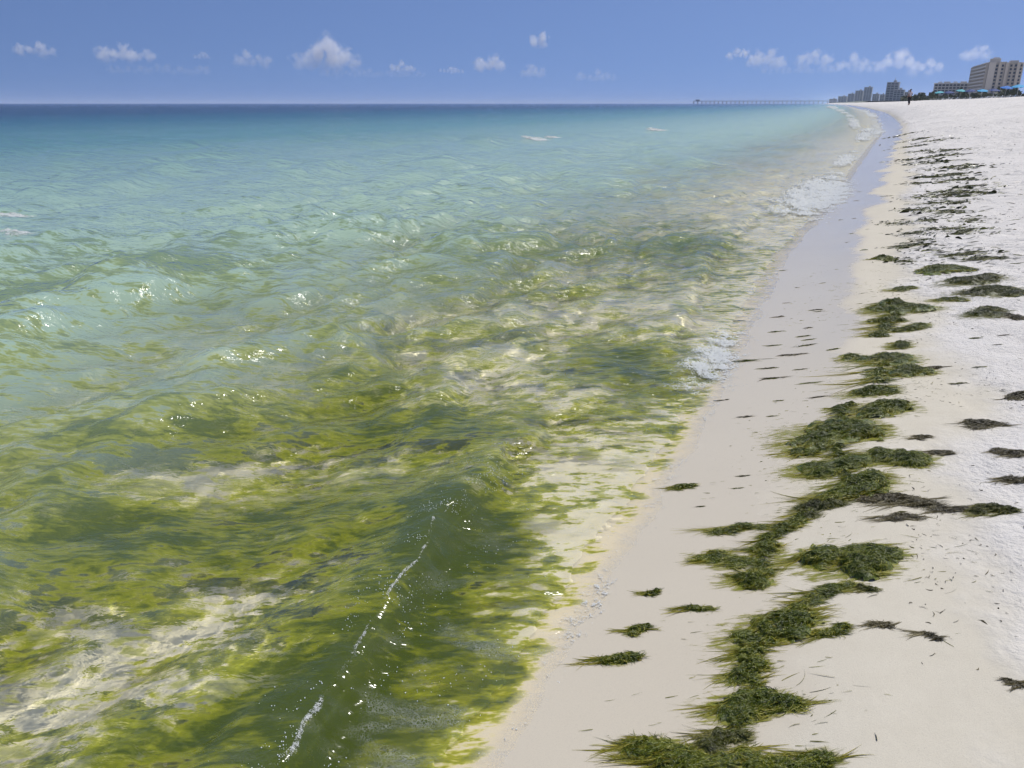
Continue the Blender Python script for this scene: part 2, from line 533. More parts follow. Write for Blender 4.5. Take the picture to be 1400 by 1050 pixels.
def water_z(x, y, spacing):
    s, t = st(x, y)
    tc = coast(s)
    tp = t - tc
    wx = x + 0.25 * perlin(x * 0.7, y * 0.7 + 9) + 0.05 * perlin(x * 3.1, y * 3.1)
    wy = y + 0.25 * perlin(x * 0.7 + 31, y * 0.7) + 0.05 * perlin(x * 3.1 + 11, y * 3.1)
    off = np.clip(-tp, 0, 400)
    calm = sstep(0.5, 2.2, off)
    z = np.zeros_like(x)
    outer = sstep(3.5, 8, np.hypot(x, y))
    gust = 0.75 + 0.5 * perlin(x * 0.23, y * 0.23)
    for lam, ang, ph in CHOP:
        k = 2 * np.pi / lam
        a = CA + ang
        dx, dy = np.cos(a), -np.sin(a)             # inland, spread about the shore's normal
        amp = 0.0048 * lam ** 0.95
        if lam > 0.6:
            amp = amp * np.clip(off / (2.2 * lam), 0.04, 1) * 0.9
        else:
            amp = amp * (0.45 + 0.55 * calm)
        if lam < 0.75:
            amp = amp * (1 + 0.4 * outer)
        elif lam > 1.1:
            amp = amp * 0.8
        fade = np.clip(lam / (2.6 * spacing) - 0.6, 0, 1)
        sn = 0.5 + 0.5 * np.sin(k * (wx * dx + wy * dy) + ph)
        z += (1.5 + 1.7 * sstep(0.14, 0.4, lam)) * amp * fade * (2 * sn ** 1.5 - 0.85)
    z = z * gust
    # swells running in
    for o, hgt, back, front, seed in SWELLS:
        wob = 0.35 * o ** 0.5 * perlin(s * 0.33 / o ** 0.35 + seed, seed * 1.3) + 0.05 * perlin(s * 2.1, seed)
        d = tp + o + wob
        hh = hgt * np.clip(0.55 + 0.8 * perlin(s * 0.25 / o ** 0.3 + seed * 3, seed), 0, 1.3)
        z += hh * bump1(d, back, front)
    # the small wave about to break
    c1 = np.interp(s, _C1[:, 0], _C1[:, 1]) + 0.06 * perlin(s * 2.9, 4.4) + 0.02 * perlin(s * 9, 2.4)
    d = t - c1
    hgt = 0.09 * (1 - 0.75 * sstep(3.2, 4.6, s)) * (0.85 + 0.3 * perlin(s * 1.7, 8.8))
    far = 0.05 * sstep(5, 6, s) * (1 - sstep(12, 15, s)) * (0.7 + 0.6 * perlin(s * 0.8, 3.8))
    z += (hgt + far) * bump1(d, 0.36, 0.075 + 0.02 * perlin(s * 2.0, 1.1))
    sz = sand_z(x, y, False)
    e = swash_edge(s)
    q = e - tp                                     # distance seaward of the wet edge
    film = 0.010 * sstep(-0.02, 0.20, q) - 0.0022 + 0.02 * sstep(0.1, 0.6, q)
    film = film + sstep(0.02, 0.2, q) * (1 - sstep(0.7, 1.3, q)) * (0.0045 * fbm(wx * 12, wy * 18, 3, 0.5) + 0.0035 * perlin(s * 1.6 + tp * 2, tp * 7))
    z = z - 0.07 * (1 - sstep(-0.02, 0.30, q))     # the swell dies out in the swash
    zz = np.maximum(z, sz + film)
    k = 0.012                                      # smooth maximum
    dd = np.clip(k - np.abs(z - sz - film), 0, k)
    zz = zz + dd * dd / (4 * k)
    return zz, sz, tp, s, t, e


# ---- the sheet of sand: beach and sea bed in one
ra = rings(0.35, 30000, 0.0095, 1 / 2400., 0.06)
az = columns([(-85, -50, 1.0), (-50, 12, 0.28), (12, 48, 0.12), (48, 100, 0.8)])
RR, AA = np.meshgrid(ra, az, indexing='ij')
X = RR * np.sin(AA); Y = RR * np.cos(AA)
Z = sand_z(X, Y)
S_, T_ = st(X, Y)
sand_me = grid_mesh('sand', X, Y, Z, None, {'tp': T_ - coast(S_), 'along': S_})

# ---- the sea
ra = rings(0.5, 28000, 0.0078, 1 / 1900., 0.045)
az = columns([(-80, -58, 0.6), (-58, -44, 0.16), (-44, 27, 0.088), (27, 30, 0.5)])
RR, AA = np.meshgrid(ra, az, indexing='ij')
X = RR * np.sin(AA); Y = RR * np.cos(AA)
SP = np.maximum(np.gradient(ra)[:, None] * np.ones_like(X), RR * R(0.088))
Z, SZ, TPW, SS, TT, EE = water_z(X, Y, SP)
keep = TPW < EE + 0.012
depth = Z - SZ
sea_me = grid_mesh('sea', X, Y, Z, keep, {'depth': depth, 'tp': TPW, 'edge': EE - TPW})
print('sea verts', len(sea_me.vertices), 'sand verts', len(sand_me.vertices))

# ------------------------------------------------------------------ where the algae lie thick
def bloom(x, y, s, tp):
    r = np.hypot(x, y)
    a = 0.43 * (1 - sstep(4.0, 9.5, r)) + 0.60 * sstep(4.0, 9.5, r) * (1 - sstep(9, 19, r))
    a = a + 0.30 * sstep(12, 18, r) * (1 - sstep(25, 45, r))
    a = a * (0.95 + 0.25 * perlin(x * 0.35 + 3, y * 0.35))
    a = a * (0.82 + 0.18 * sstep(0.3, 0.9, -tp))
    a = a + 0.10 * (1 - sstep(0.35, 0.9, -tp)) * (1 - sstep(5, 9, r))
    for bx, by, rx, ry, w in BLOOM:
        a = a + (0.72 if w > 0 else 0.10) * w * np.exp(-((x - bx) / rx) ** 2 - ((y - by) / ry) ** 2)
    c1 = np.interp(s, _C1[:, 0], _C1[:, 1]) - coast(s)
    a = a + 0.18 * np.exp(-((tp - c1 - 0.06) / 0.13) ** 2) * (1 - sstep(3.0, 3.8, s))
    return np.clip(a, 0, 1.15) * sstep(0.02, 0.14, -tp)


# ------------------------------------------------------------------ materials of the setting
def sand_material():
    m = NT('sand')
    tp = m.attr('tp'); along = m.attr('along'); alg = m.attr('alg')
    P = m.pos()
    n1 = m.noise(P, 0.9, 4, 0.55)
    n2 = m.noise(P, 7.0, 4, 0.6)
    grain = m.noise(P, 260.0, 2, 0.7)
    speck = m.noise(P, 90.0, 3, 0.6)
    # where the last wash reached
    we = m.math('ADD', m.math('MULTIPLY', m.math('SUBTRACT', m.noise(m.pos(0.55, 0.55, 0), 1.0, 3, 0.45), 0.5), 1.5), 0.62)
    we = m.math('ADD', we, m.math('MULTIPLY', along, 0.010))
    we = m.math('MINIMUM', we, 1.2)
    wet = m.rng(m.math('ADD', m.math('SUBTRACT', tp, we), m.math('MULTIPLY', m.math('SUBTRACT', n2, 0.5), 0.25)), -0.24, 0.06, 1.0, 0.0)
    dampw = m.math('ADD', m.math('MULTIPLY', m.math('SUBTRACT', n1, 0.5), 1.3), m.math('MULTIPLY', m.math('SUBTRACT', n2, 0.5), 0.16))
    dry = m.rng(m.math('ADD', tp, dampw), 1.02, 1.42, 0.0, 1.0)
    c_dry = m.mixc(n2, (0.66, 0.62, 0.555), (0.76, 0.725, 0.67))
    c_damp = m.mixc(n2, (0.56, 0.51, 0.40), (0.63, 0.58, 0.465))
    c_wet = m.mixc(n1, (0.53, 0.47, 0.36), (0.59, 0.53, 0.41))
    col = m.mixc(dry, c_damp, c_dry)
    col = m.mixc(wet, col, c_wet)
    col = m.mixc(m.rng(tp, -0.35, -0.02, 1.0, 0.0), col, (0.72, 0.645, 0.43))
    col = m.mixc(m.math('MULTIPLY', m.rng(grain, 0.35, 0.75, 0.0, 1.0), 0.16), col, (0.30, 0.26, 0.22))
    col = m.mixc(m.math('MULTIPLY', m.rng(speck, 0.66, 0.74), m.math('MULTIPLY', dry, 0.35)), col, (0.28, 0.25, 0.22))
    # algae settled on the bed
    wv = m.n('VectorMath', {0: m.pos(0.62, 1.25, 1, R(-8)), 1: (0, 0, 0)}, operation='ADD').outputs[0]
    a1 = m.noise(wv, 2.3, 6, 0.62, 0.6)
    a2 = m.noise(wv, 7.0, 4, 0.6, 0.4)
    a3 = m.noise(m.pos(0.5, 1.5, 1, R(-5)), 21.0, 3, 0.6, 0.3)
    a = m.math('ADD', m.math('MULTIPLY', a1, 0.25), m.math('ADD', m.math('MULTIPLY', a2, 0.43), m.math('MULTIPLY', a3, 0.32)))
    a = m.math('MULTIPLY_ADD', m.math('SUBTRACT', a, 0.5), 3.2, 0.5)
    q = m.math('SUBTRACT', m.math('ADD', a, alg), 0.96)
    f = m.math('MULTIPLY', m.rng(q, -0.02, 0.13), m.rng(tp, -0.06, -0.16, 0.0, 1.0))
    ac = m.ramp(m.rng(q, 0.0, 0.38, smooth=False), [(0.0, (0.58, 0.53, 0.06)), (0.35, (0.28, 0.29, 0.008)), (1.0, (0.055, 0.085, 0.003))])
    col = m.mixc(m.math('MULTIPLY', f, 0.93), col, ac)
    rough = m.math('MULTIPLY_ADD', wet, -0.76, 0.92)
    bh = m.math('ADD', m.math('MULTIPLY', grain, 0.0012), m.math('MULTIPLY', m.noise(P, 34.0, 4, 0.65), m.math('MULTIPLY_ADD', dry, 0.020, 0.0008)))
    tread = m.noise(m.pos(1.0, 1.0, 0), 2.6, 4, 0.55, 0.4)
    bh = m.math('ADD', bh, m.math('MULTIPLY', m.rng(tread, 0.3, 0.6), m.math('MULTIPLY', m.math('MULTIPLY', dry, m.rng(along, 3.0, 14.0, 0.35, 1.0)), m.math('MULTIPLY', m.rng(m.noise(m.pos(), 0.35, 3, 0.5), 0.35, 0.65, 0.25, 1.0), 0.075))))
    b = m.n('Bump', {'Strength': m.math('MULTIPLY_ADD', wet, -0.93, 1.0), 'Distance': 1.0, 'Height': bh})
    p = m.n('BsdfPrincipled', {'Base Color': col, 'Roughness': rough, 'IOR': 1.36, 'Normal': b,
                               'Specular IOR Level': m.math('MULTIPLY_ADD', wet, 0.22, 0.08)})
    return m.done(p)


def water_material():
    m = NT('sea_water')
    depth = m.attr('depth'); alg = m.attr('alg'); far = m.attr('range')
    # fine ripples on top of the modelled waves
    w1 = m.noise(m.pos(1.0, 1.7, 1, R(12)), 9.0, 3, 0.6, 0.6)
    w2 = m.noise(m.pos(0.7, 1.6, 1, R(8)), 1.1, 4, 0.62, 0.3)
    hgt = m.math('ADD', m.math('MULTIPLY', w1, m.rng(far, 1.0, 10.0, 0.009, 0.026)), m.math('MULTIPLY', w2, m.rng(far, 5.0, 60.0, 0.0, 0.30)))
    w3 = m.noise(m.pos(0.55, 1.35, 1, R(10)), 2.3, 3, 0.55, 0.5)
    hgt = m.math('ADD', hgt, m.math('MULTIPLY', w3, m.rng(far, 3.0, 14.0, 0.0, 0.075)))
    bmp = m.n('Bump', {'Strength': 1.0, 'Distance': 1.0, 'Height': hgt})
    g = m.n('BsdfGlossy', {'Roughness': 0.11, 'Color': (1, 1, 1), 'Normal': bmp})
    r = m.n('BsdfRefraction', {'IOR': 1.33, 'Roughness': 0.0, 'Color': (1.26, 1.27, 1.25), 'Normal': bmp})
    thin = m.mix(m.math('GREATER_THAN', depth, 0.0125), m.n('BsdfTransparent'), r)
    fr = m.n('Fresnel', {'IOR': 1.33, 'Normal': bmp})
    up = m.n('CombineXYZ', {2: 1.0})
    col = m.ramp(m.math('MULTIPLY', depth, 1 / 8.0), [
        (0.0, (0.40, 0.48, 0.30)), (0.07, (0.35, 0.47, 0.35)), (0.15, (0.28, 0.41, 0.35)), (0.29, (0.115, 0.25, 0.25)),
        (0.50, (0.022, 0.105, 0.145)), (0.68, (0.008, 0.044, 0.090)), (1.0, (0.004, 0.024, 0.062))])
    d = m.n('BsdfDiffuse', {'Color': col, 'Normal': up})
    b = m.math('SUBTRACT', 1.0, m.math('EXPONENT', m.math('MULTIPLY', m.math('POWER', m.math('MULTIPLY', m.math('MAXIMUM', depth, 0.0), 2.3), 2.4), -1.0)))
    body = m.mix(b, thin, d)
    # algae drifting in the water
    wv = m.pos(0.55, 1.2, 1, R(-10))
    a1 = m.noise(wv, 2.0, 5, 0.6, 0.7)
    a2 = m.noise(wv, 6.5, 4, 0.62, 0.5)
    a3 = m.noise(m.pos(0.5, 1.6, 1, R(-12)), 23.0, 3, 0.6, 0.4)
    a = m.math('ADD', m.math('MULTIPLY', a1, 0.27), m.math('ADD', m.math('MULTIPLY', a2, 0.45), m.math('MULTIPLY', a3, 0.28)))
    a = m.math('MULTIPLY_ADD', m.math('SUBTRACT', a, 0.5), 3.3, 0.5)
    q = m.math('SUBTRACT', m.math('ADD', a, alg), 1.0)
    f = m.math('MULTIPLY', m.rng(q, -0.02, 0.16), m.rng(depth, 0.006, 0.06))
    ac = m.ramp(m.rng(q, 0.0, 0.40, smooth=False), [(0.0, (0.50, 0.47, 0.03)), (0.35, (0.255, 0.272, 0.006)), (1.0, (0.066, 0.092, 0.002))])
    ac = m.mixc(m.rng(far, 4.0, 13.0), ac, (0.12, 0.18, 0.05))
    algd = m.n('BsdfDiffuse', {'Color': ac, 'Normal': up})
    body = m.mix(m.math('MULTIPLY', f, 0.62), body, algd)
    # lace of fine bubbles left by the swash
    edge = m.attr('edge')
    LP = m.n('VectorMath', {0: m.pos(), 1: m.n('VectorMath', {0: m.n('TexNoise', {'Vector': m.pos(), 'Scale': 9.0, 'Detail': 3.0}).outputs['Color'], 1: (0.09, 0.09, 0.0)}, operation='MULTIPLY').outputs[0]}, operation='ADD').outputs[0]
    v1 = m.n('TexVoronoi', {'Vector': LP, 'Scale': 60.0}, feature='DISTANCE_TO_EDGE').outputs['Distance']
    v2 = m.n('TexVoronoi', {'Vector': LP, 'Scale': 150.0}, feature='DISTANCE_TO_EDGE').outputs['Distance']
    l1 = m.rng(v1, 0.0, 0.13, 1.0, 0.0); l2 = m.rng(v2, 0.0, 0.20, 1.0, 0.0)
    big = m.noise(m.pos(0.8, 1.5, 1), 5.0, 4, 0.6)
    zone = m.math('MULTIPLY', m.rng(edge, 0.35, 0.85, 1.0, 0.0), m.rng(edge, -0.01, 0.012))
    rim = m.rng(edge, 0.015, 0.13, 1.0, 0.0)
    amt = m.math('ADD', m.math('MULTIPLY', m.rng(big, 0.46, 0.70), 0.40), m.math('MULTIPLY', rim, 0.40))
    fo = m.math('MULTIPLY', m.math('MULTIPLY', m.math('MAXIMUM', m.math('MULTIPLY', l1, m.math('MULTIPLY', rim, 0.6)), l2), amt), zone, clamp=True)
    fo = m.math('MULTIPLY', fo, 0.60)
    wf = m.n('BsdfDiffuse', {'Color': (0.74, 0.74, 0.70)})
    return m.done(m.mix(fo, m.mix(fr, body, g), wf))


def foam_material(name, sc):
    m = NT(name)
    fm = m.attr('foam')
    P = m.pos()
    n = m.noise(P, 7.0 * sc, 6, 0.68, 0.8)
    v = m.n('TexVoronoi', {'Vector': P, 'Scale': 16.0 * sc}, feature='DISTANCE_TO_EDGE').outputs['Distance']
    lace = m.rng(v, 0.02, 0.16, 1.0, 0.0)
    n = m.math('MULTIPLY_ADD', m.math('SUBTRACT', n, 0.5), 2.4, 0.5)
    q = m.math('ADD', m.math('ADD', n, m.math('MULTIPLY', lace, 0.30)), m.math('SUBTRACT', fm, 1.12))
    f = m.math('MULTIPLY', m.rng(q, 0.0, 0.34), 0.92)
    p = m.n('BsdfPrincipled', {'Base Color': (0.70, 0.72, 0.70), 'Roughness': 0.55, 'Specular IOR Level': 0.35})
    tr = m.n('BsdfTranslucent', {'Color': (0.70, 0.72, 0.70)})
    return m.done(m.mix(f, m.n('BsdfTransparent'), m.mix(0.3, p, tr)))


SAND, WATER, FOAM_M, FOAM_N = sand_material(), water_material(), foam_material('foam', 1.0), foam_material('foam_near', 3.2)
FOAM_L = foam_material('foam_lip', 11.0)
sand_co = np.empty(len(sand_me.vertices) * 3, dtype=np.float32); sand_me.vertices.foreach_get('co', sand_co)
sand_co = sand_co.reshape(-1, 3).astype(np.float64)
sv, tv = st(sand_co[:, 0], sand_co[:, 1])
at = sand_me.attributes.new('alg', 'FLOAT', 'POINT')
at.data.foreach_set('value', bloom(sand_co[:, 0], sand_co[:, 1], sv, tv - coast(sv)).astype(np.float32))
XK, YK, SK, TK = X[keep], Y[keep], SS[keep], TPW[keep]
for nm, v in (('alg', bloom(XK, YK, SK, TK)), ('range', np.hypot(XK, YK))):
    at = sea_me.attributes.new(nm, 'FLOAT', 'POINT')
    at.data.foreach_set('value', v.astype(np.float32))
sand = link('ground', sand_me, SAND, kind='structure', label='pale sand of the beach and the sea bed')
sea = link('sea', sea_me, WATER, kind='structure', label='clear green and turquoise sea lapping the beach')
sun_d.cycles.is_caustics_light = True
sea.cycles.is_caustics_caster = True
sand.cycles.is_caustics_receiver = True

# ------------------------------------------------------------------ breaking foam
FOAMS = [  # s, tp, half length, half width, lump height, label
    (5.35, -0.20, 0.75, 0.19, 0.030, 'white foam of the small wave breaking beside the wet sand'),
    (16.9, -0.42, 3.6, 0.55, 0.10, 'largest patch of white foam spilling onto the wet sand'),
    (37.8, -15.5, 0.75, 0.55, 0.14, 'white cap in open water, larger one of a close pair'),
    (40.7, -15.7, 0.45, 0.4, 0.10, 'white cap in open water, smaller one of a close pair'),
    (54.8, -14.0, 0.9, 0.6, 0.14, 'white cap farthest out, nearest the pier'),
    (8.5, -11.6, 0.32, 0.30, 0.05, 'white cap at the left edge, upper one'),
    (7.1, -9.7, 0.26, 0.28, 0.04, 'white cap at the left edge, lower one'),
]
for i, (s0, t0, rs, rt, lh, lab) in enumerate(FOAMS):
    ns, nt = 150, 70
    a = np.linspace(-1.7, 1.7, ns)[:, None] * np.ones((1, nt)); b = np.linspace(-1.7, 1.7, nt)[None, :] * np.ones((ns, 1))
    s = s0 + a * rs; tp = t0 + b * rt
    t = tp + coast(s)
    x, y = xy(s, t)
    dist = np.hypot(x, y)
    z, sz, tpw, _, _, e = water_z(x, y, np.maximum(dist * 0.0016, dist * dist / 1900.))
    k = 1.0 / max(rt, 0.15)
    rag = 0.5 * fbm(x * k * 1.1 + i * 5, y * k * 1.1, 4, 0.6)
    mk = (1.0 if s0 < 12 else 1.7) * np.exp(-a * a - b * b) + 1.0 * rag * np.exp(-0.5 * (a * a + b * b))
    lump = np.abs(fbm(x * k * 2.2, y * k * 2.2 + i, 5, 0.6))
    edge = sstep(0.15, 0.6, mk)
    z = z + 0.004 + lh * edge * (0.25 + 0.9 * lump) * np.clip(0.5 - 0.6 * b, 0.12, 1.2)
    kp = (mk > 0.08) & (tpw < e + 0.25)
    me = grid_mesh('foam', x, y, np.maximum(z, sz + 0.003), kp, {'foam': np.clip(mk, 0, 1)})
    link('breaking_foam', me, FOAM_N if s0 < 12 else FOAM_M, kind='stuff', label=lab)
# the glassy lip of the nearest wave
def crest_strip(s0, s1, n, lab):
    s = np.linspace(s0, s1, n)[:, None] * np.ones((1, 16))
    b = np.linspace(-1, 1, 16)[None, :] * np.ones((n, 1))
    c1 = np.interp(s, _C1[:, 0], _C1[:, 1]) + 0.06 * perlin(s * 2.9, 4.4) + 0.02 * perlin(s * 9, 2.4)
    t = c1 + 0.012 + b * (0.011 + 0.008 * perlin(s * 7, 3.3))
    x, y = xy(s, t)
    z = water_z(x, y, np.full_like(x, 0.01))[0]
    amp = np.clip(0.72 + 1.1 * perlin(s * 4.1, 6.1) + 0.4 * perlin(s * 13, 1.1), 0, 1)
    mk = amp * (1 - b * b) ** 0.7 * 0.9
    z = z + 0.001 + 0.006 * mk * (0.5 + np.abs(fbm(s * 30, b * 3, 3, 0.6)))
    me = grid_mesh('lip', x, y, z, mk > 0.04, {'foam': mk * 0.74})
    link('breaking_foam', me, FOAM_L, kind='stuff', label=lab)
def foam_line(sa, sb, n, tpf, wf, lh, mat, lab, patch, strength=1.0, seed=0.0, m_=20):
    s = (sa * (sb / sa) ** np.linspace(0, 1, n))[:, None] * np.ones((1, m_))
    b = np.linspace(-1, 1, m_)[None, :] * np.ones((n, 1))
    ls = np.log(s)
    tp = tpf(s) + wf(s) * (b + 0.5 * perlin(ls * 14 + seed, seed))
    x, y = xy(s, tp + coast(s))
    dist = np.hypot(x, y)
    z, sz, tpw, _, _, e = water_z(x, y, np.maximum(dist * 0.0016, dist * dist / 1900.))
    run = np.clip(0.55 + patch * (perlin(ls * 9 + seed, 1.5 + seed) + 0.6 * perlin(ls * 31, seed)), 0, 1)
    mk = strength * run * (1 - b * b) ** 0.6 + 0.35 * fbm(ls * 60, b * 2.2 + seed, 3, 0.6) * run
    z = np.maximum(z, sz + 0.0025) + 0.002 + lh * wf(s) * np.clip(mk, 0, 1) * (0.4 + np.abs(fbm(ls * 90, b * 4, 3, 0.6)))
    me = grid_mesh('foam', x, y, z, mk > 0.04, {'foam': np.clip(mk, 0, 1)})
    link('breaking_foam', me, mat, kind='stuff', label=lab)
foam_line(20, 60, 500, lambda s: -0.25 - 0.012 * s, lambda s: 0.10 + 0.008 * s, 0.30, FOAM_M, 'broken white foam line of a small wave farther along the shore', 0.75, 1.05, 3.0)
foam_line(45, 260, 500, lambda s: -0.35 + 0 * s, lambda s: 0.25 + 0.004 * s, 0.12, FOAM_M, 'long white foam sheet washing up the far beach', 0.7, 1.1, 9.0)
foam_line(60, 420, 500, lambda s: -0.035 * s ** 0.95, lambda s: 0.2 + 0.004 * s, 0.35, FOAM_M, 'thin white breaker line off the far beach', 0.8, 1.1, 15.0)
foam_line(1.0, 14, 1600, lambda s: swash_edge(s) - 0.075, lambda s: 0.045 + 0.008 * s, 0.012, FOAM_L, 'thin lacy froth along the nearest edge of the water', 0.45, 0.46, 21.0)
crest_strip(0.9, 2.45, 420, 'glassy white lip of foam along the nearest wave')

# ------------------------------------------------------------------ seaweed
def weed_material(name, stops, tl):
    m = NT(name)
    tone = m.attr('tone')
    P = m.pos()
    n = m.noise(P, 60.0, 4, 0.65)
    t = m.math('ADD', tone, m.math('MULTIPLY', m.math('SUBTRACT', n, 0.5), 0.5))
    c = m.ramp(t, stops)
    bp = m.n('Bump', {'Strength': 0.8, 'Distance': 0.004, 'Height': m.noise(P, 170.0, 3, 0.7)})
    p = m.n('BsdfPrincipled', {'Base Color': c, 'Roughness': 0.27, 'Specular IOR Level': 0.42, 'Normal': bp})
    return m.done(m.mix(tl, p, m.n('BsdfTranslucent', {'Color': c})))

GREEN = [(0.0, (0.020, 0.028, 0.002)), (0.30, (0.072, 0.098, 0.004)), (0.60, (0.180, 0.195, 0.010)), (1.0, (0.42, 0.37, 0.05))]
MIXED = [(0.0, (0.020, 0.020, 0.004)), (0.35, (0.068, 0.074, 0.010)), (0.65, (0.14, 0.142, 0.022)), (1.0, (0.28, 0.25, 0.06))]
BROWN = [(0.0, (0.022, 0.017, 0.008)), (0.35, (0.075, 0.060, 0.022)), (0.65, (0.15, 0.122, 0.048)), (1.0, (0.28, 0.235, 0.11))]
WEED = [(weed_material('seaweed_green', GREEN, 0.0), weed_material('seaweed_green_thin', GREEN, 0.35)),
        (weed_material('seaweed_olive', MIXED, 0.0), weed_material('seaweed_olive_thin', MIXED, 0.3)),
        (weed_material('seaweed_brown', BROWN, 0.0), weed_material('seaweed_brown_thin', BROWN, 0.25))]


def ribbons(name, P, W, tone, tip=0.0):
    """flat tapering strands: P[n, k, 3] centre lines, W[n] half widths"""
    n, k, _ = P.shape
    T = np.gradient(P, axis=1)
    side = np.stack([-T[..., 1], T[..., 0], np.zeros_like(T[..., 0])], axis=-1)
    side /= np.linalg.norm(side, axis=-1, keepdims=True) + 1e-9
    u = np.linspace(0, 1, k)
    w = (W[:, None] * (0.35 + 0.65 * np.sin(np.pi * np.clip(u * 0.9 + 0.12, 0, 1)))[None, :] * (1 - 0.75 * u ** 2)[None, :])[..., None]
    tilt = np.array([0, 0, 1.0]) * (np.abs(w) * rng.normal(0, 0.7, (n, 1, 1)))
    V = np.stack([P - side * w - tilt, P + side * w + tilt], axis=2).reshape(-1, 3)
    i = (np.arange(n)[:, None] * k + np.arange(k - 1)[None, :]).ravel() * 2
    F = np.stack([i, i + 1, i + 3, i + 2], axis=1)
    tn = np.repeat((tone[:, None] + tip * u[None, :]).ravel(), 2)
    return raw_mesh(name, V, F, {'tone': tn})


def clump(x0, y0, rx, ry, rot, hf, kind, dens=1.0, seed=0):
    """one heap of seaweed: a rope of overlapping lumps, matted strands on it, a combed fringe and a thin film"""
    cr = np.random.default_rng(1000 + seed)
    a = R(rot); ca, sa = math.cos(a), math.sin(a)
    h = hf * (0.012 + 0.25 * min(rx, ry)) * (0.6 if kind == 2 else 1.0)
    ph = seed * 3.7
    nl = int(5 + 5 * min(1.6, rx / max(ry, 0.01) / 2))
    LU = np.linspace(-0.85, 0.85, nl) + cr.normal(0, 0.10, nl)
    LV = 0.38 * np.sin(LU * 3.0 + ph) + cr.normal(0, 0.22, nl)
    LR = cr.uniform(0.40, 0.80, nl) * ry * (1.05 - 0.35 * np.abs(LU)) + 0.07 * rx
    LH = cr.uniform(0.45, 1.0, nl) * (1.1 - 0.4 * np.abs(LU))
    LX = x0 + LU * rx * ca - LV * ry * sa; LY = y0 + LU * rx * sa + LV * ry * ca
    sc = 1.0 / max(0.02, min(rx, ry))
    def field(px, py):
        wob = 1 + 0.40 * perlin(px * sc * 1.3 + ph, py * sc * 1.3) + 0.30 * perlin(px * sc * 3.6, py * sc * 3.6 + ph)
        best = np.full(np.shape(px), 9.0); hh = np.zeros(np.shape(px))
        for k in range(nl):
            dd = np.hypot((px - LX[k]) * 0.85, py - LY[k]) / LR[k] / wob
            best = np.minimum(best, dd)
            hh = np.maximum(hh, LH[k] * np.clip(1 - dd * dd, 0, 1) ** 0.5)
        return best, hh
    def height(px, py):
        _, hh = field(px, py)
        lum = 0.86 + 0.34 * perlin(px * sc * 2.1 + ph, py * sc * 2.1) + 0.26 * perlin(px * sc * 5 + ph, py * sc * 5)
        return h * hh * np.clip(lum, 0.3, 1.3)
    z0 = float(sand_z(np.array(x0), np.array(y0)))
    ex = rx * abs(ca) + ry * abs(sa) + 0.9 * ry; ey = rx * abs(sa) + ry * abs(ca) + 0.9 * ry
    n1, n2 = (46, 34) if dens > 0.3 else (22, 14)
    GX, GY = np.meshgrid(np.linspace(x0 - ex, x0 + ex, n1), np.linspace(y0 - ey, y0 + ey, n2), indexing='ij')
    rf_, _ = field(GX, GY)
    hh = height(GX, GY)
    mound = grid_mesh('mound', GX - x0, GY - y0, sand_z(GX, GY) + hh - 0.003 - z0, rf_ < 1.12, {'tone': np.clip(0.24 + 0.2 * perlin(GX * 30, GY * 30) + 0.25 * rf_ ** 3, 0, 0.9)})
    # strands matted over the heap
    n = int(dens * 1500 * min(2.2, (rx * ry) / 0.0075) ** 0.6)
    K = 7
    lk = rng.integers(0, nl, n); th = rng.random(n) * 2 * np.pi; r0 = np.sqrt(rng.random(n)) * 0.98
    cx = LX[lk] + np.cos(th) * r0 * LR[lk]; cy = LY[lk] + np.sin(th) * r0 * LR[lk]
    dr = th + np.pi / 2 + 2.2 * perlin(cx * sc * 0.8 + ph, cy * sc * 0.8) + rng.normal(0, 0.5, n)
    L = rng.uniform(0.4, 1.3, n) * (0.026 + 0.42 * rx)
    curl = rng.normal(0.12, 0.22, n)
    PX = np.empty((n, K)); PY = np.empty((n, K))
    qx, qy = cx.copy(), cy.copy()
    for k in range(K):
        PX[:, k] = qx; PY[:, k] = qy
        qx = qx + np.cos(dr) * L / K; qy = qy + np.sin(dr) * L / K * 0.6
        dr = dr + curl
    lift = rng.uniform(0.0003, 0.0030, n)[:, None] * np.sin(np.linspace(0.2, 3.0, K))[None, :] + 0.0008
    PZ = sand_z(PX, PY) + height(PX, PY) + lift
    P = np.stack([PX - x0, PY - y0, PZ - z0], axis=-1)
    fr0, _ = field(cx, cy)
    tone = np.clip(0.30 + 0.12 * rng.normal(size=n) + 0.26 * perlin(cx * 14, cy * 14 + ph) + 0.50 * np.clip(fr0, 0, 1) ** 3, 0.02, 0.95)
    strands = ribbons('strands', P, rng.uniform(0.0005, 0.0012, n) * (1 + 6 * max(0, rx - 0.1)), tone)
    # fringe combed along the sand by the backwash
    nt = int(10 + 16 * min(2.0, rx / 0.1)); per = int(10 * dens) + 2
    K = 8
    lk = np.repeat(rng.integers(0, nl, nt), per); N = nt * per
    sgn = np.repeat(np.where(rng.random(nt) < 0.70, -1.0, 1.0), per)
    off = np.repeat(rng.uniform(-0.95, 0.95, nt), per) + rng.normal(0, 0.07, N)
    cx = LX[lk] + sgn * rng.uniform(0.2, 0.8, N) * LR[lk] * np.sqrt(np.clip(1 - off ** 2, 0.05, 1)); cy = LY[lk] + off * LR[lk]
    base_len = np.repeat(0.22 + 1.5 * rng.random(nt) ** 3.0, per) * (0.045 + 0.95 * rx)
    L = base_len * rng.uniform(0.35, 1.1, N) * np.where(sgn < 0, 1.0, 0.7)
    dr = np.where(sgn < 0, np.pi, 0.0) + np.repeat(rng.normal(0, 0.11, nt), per) + rng.normal(0, 0.07, N)
    curl = rng.normal(0, 0.05, N)
    PX = np.empty((N, K)); PY = np.empty((N, K)); qx, qy = cx.copy(), cy.copy()
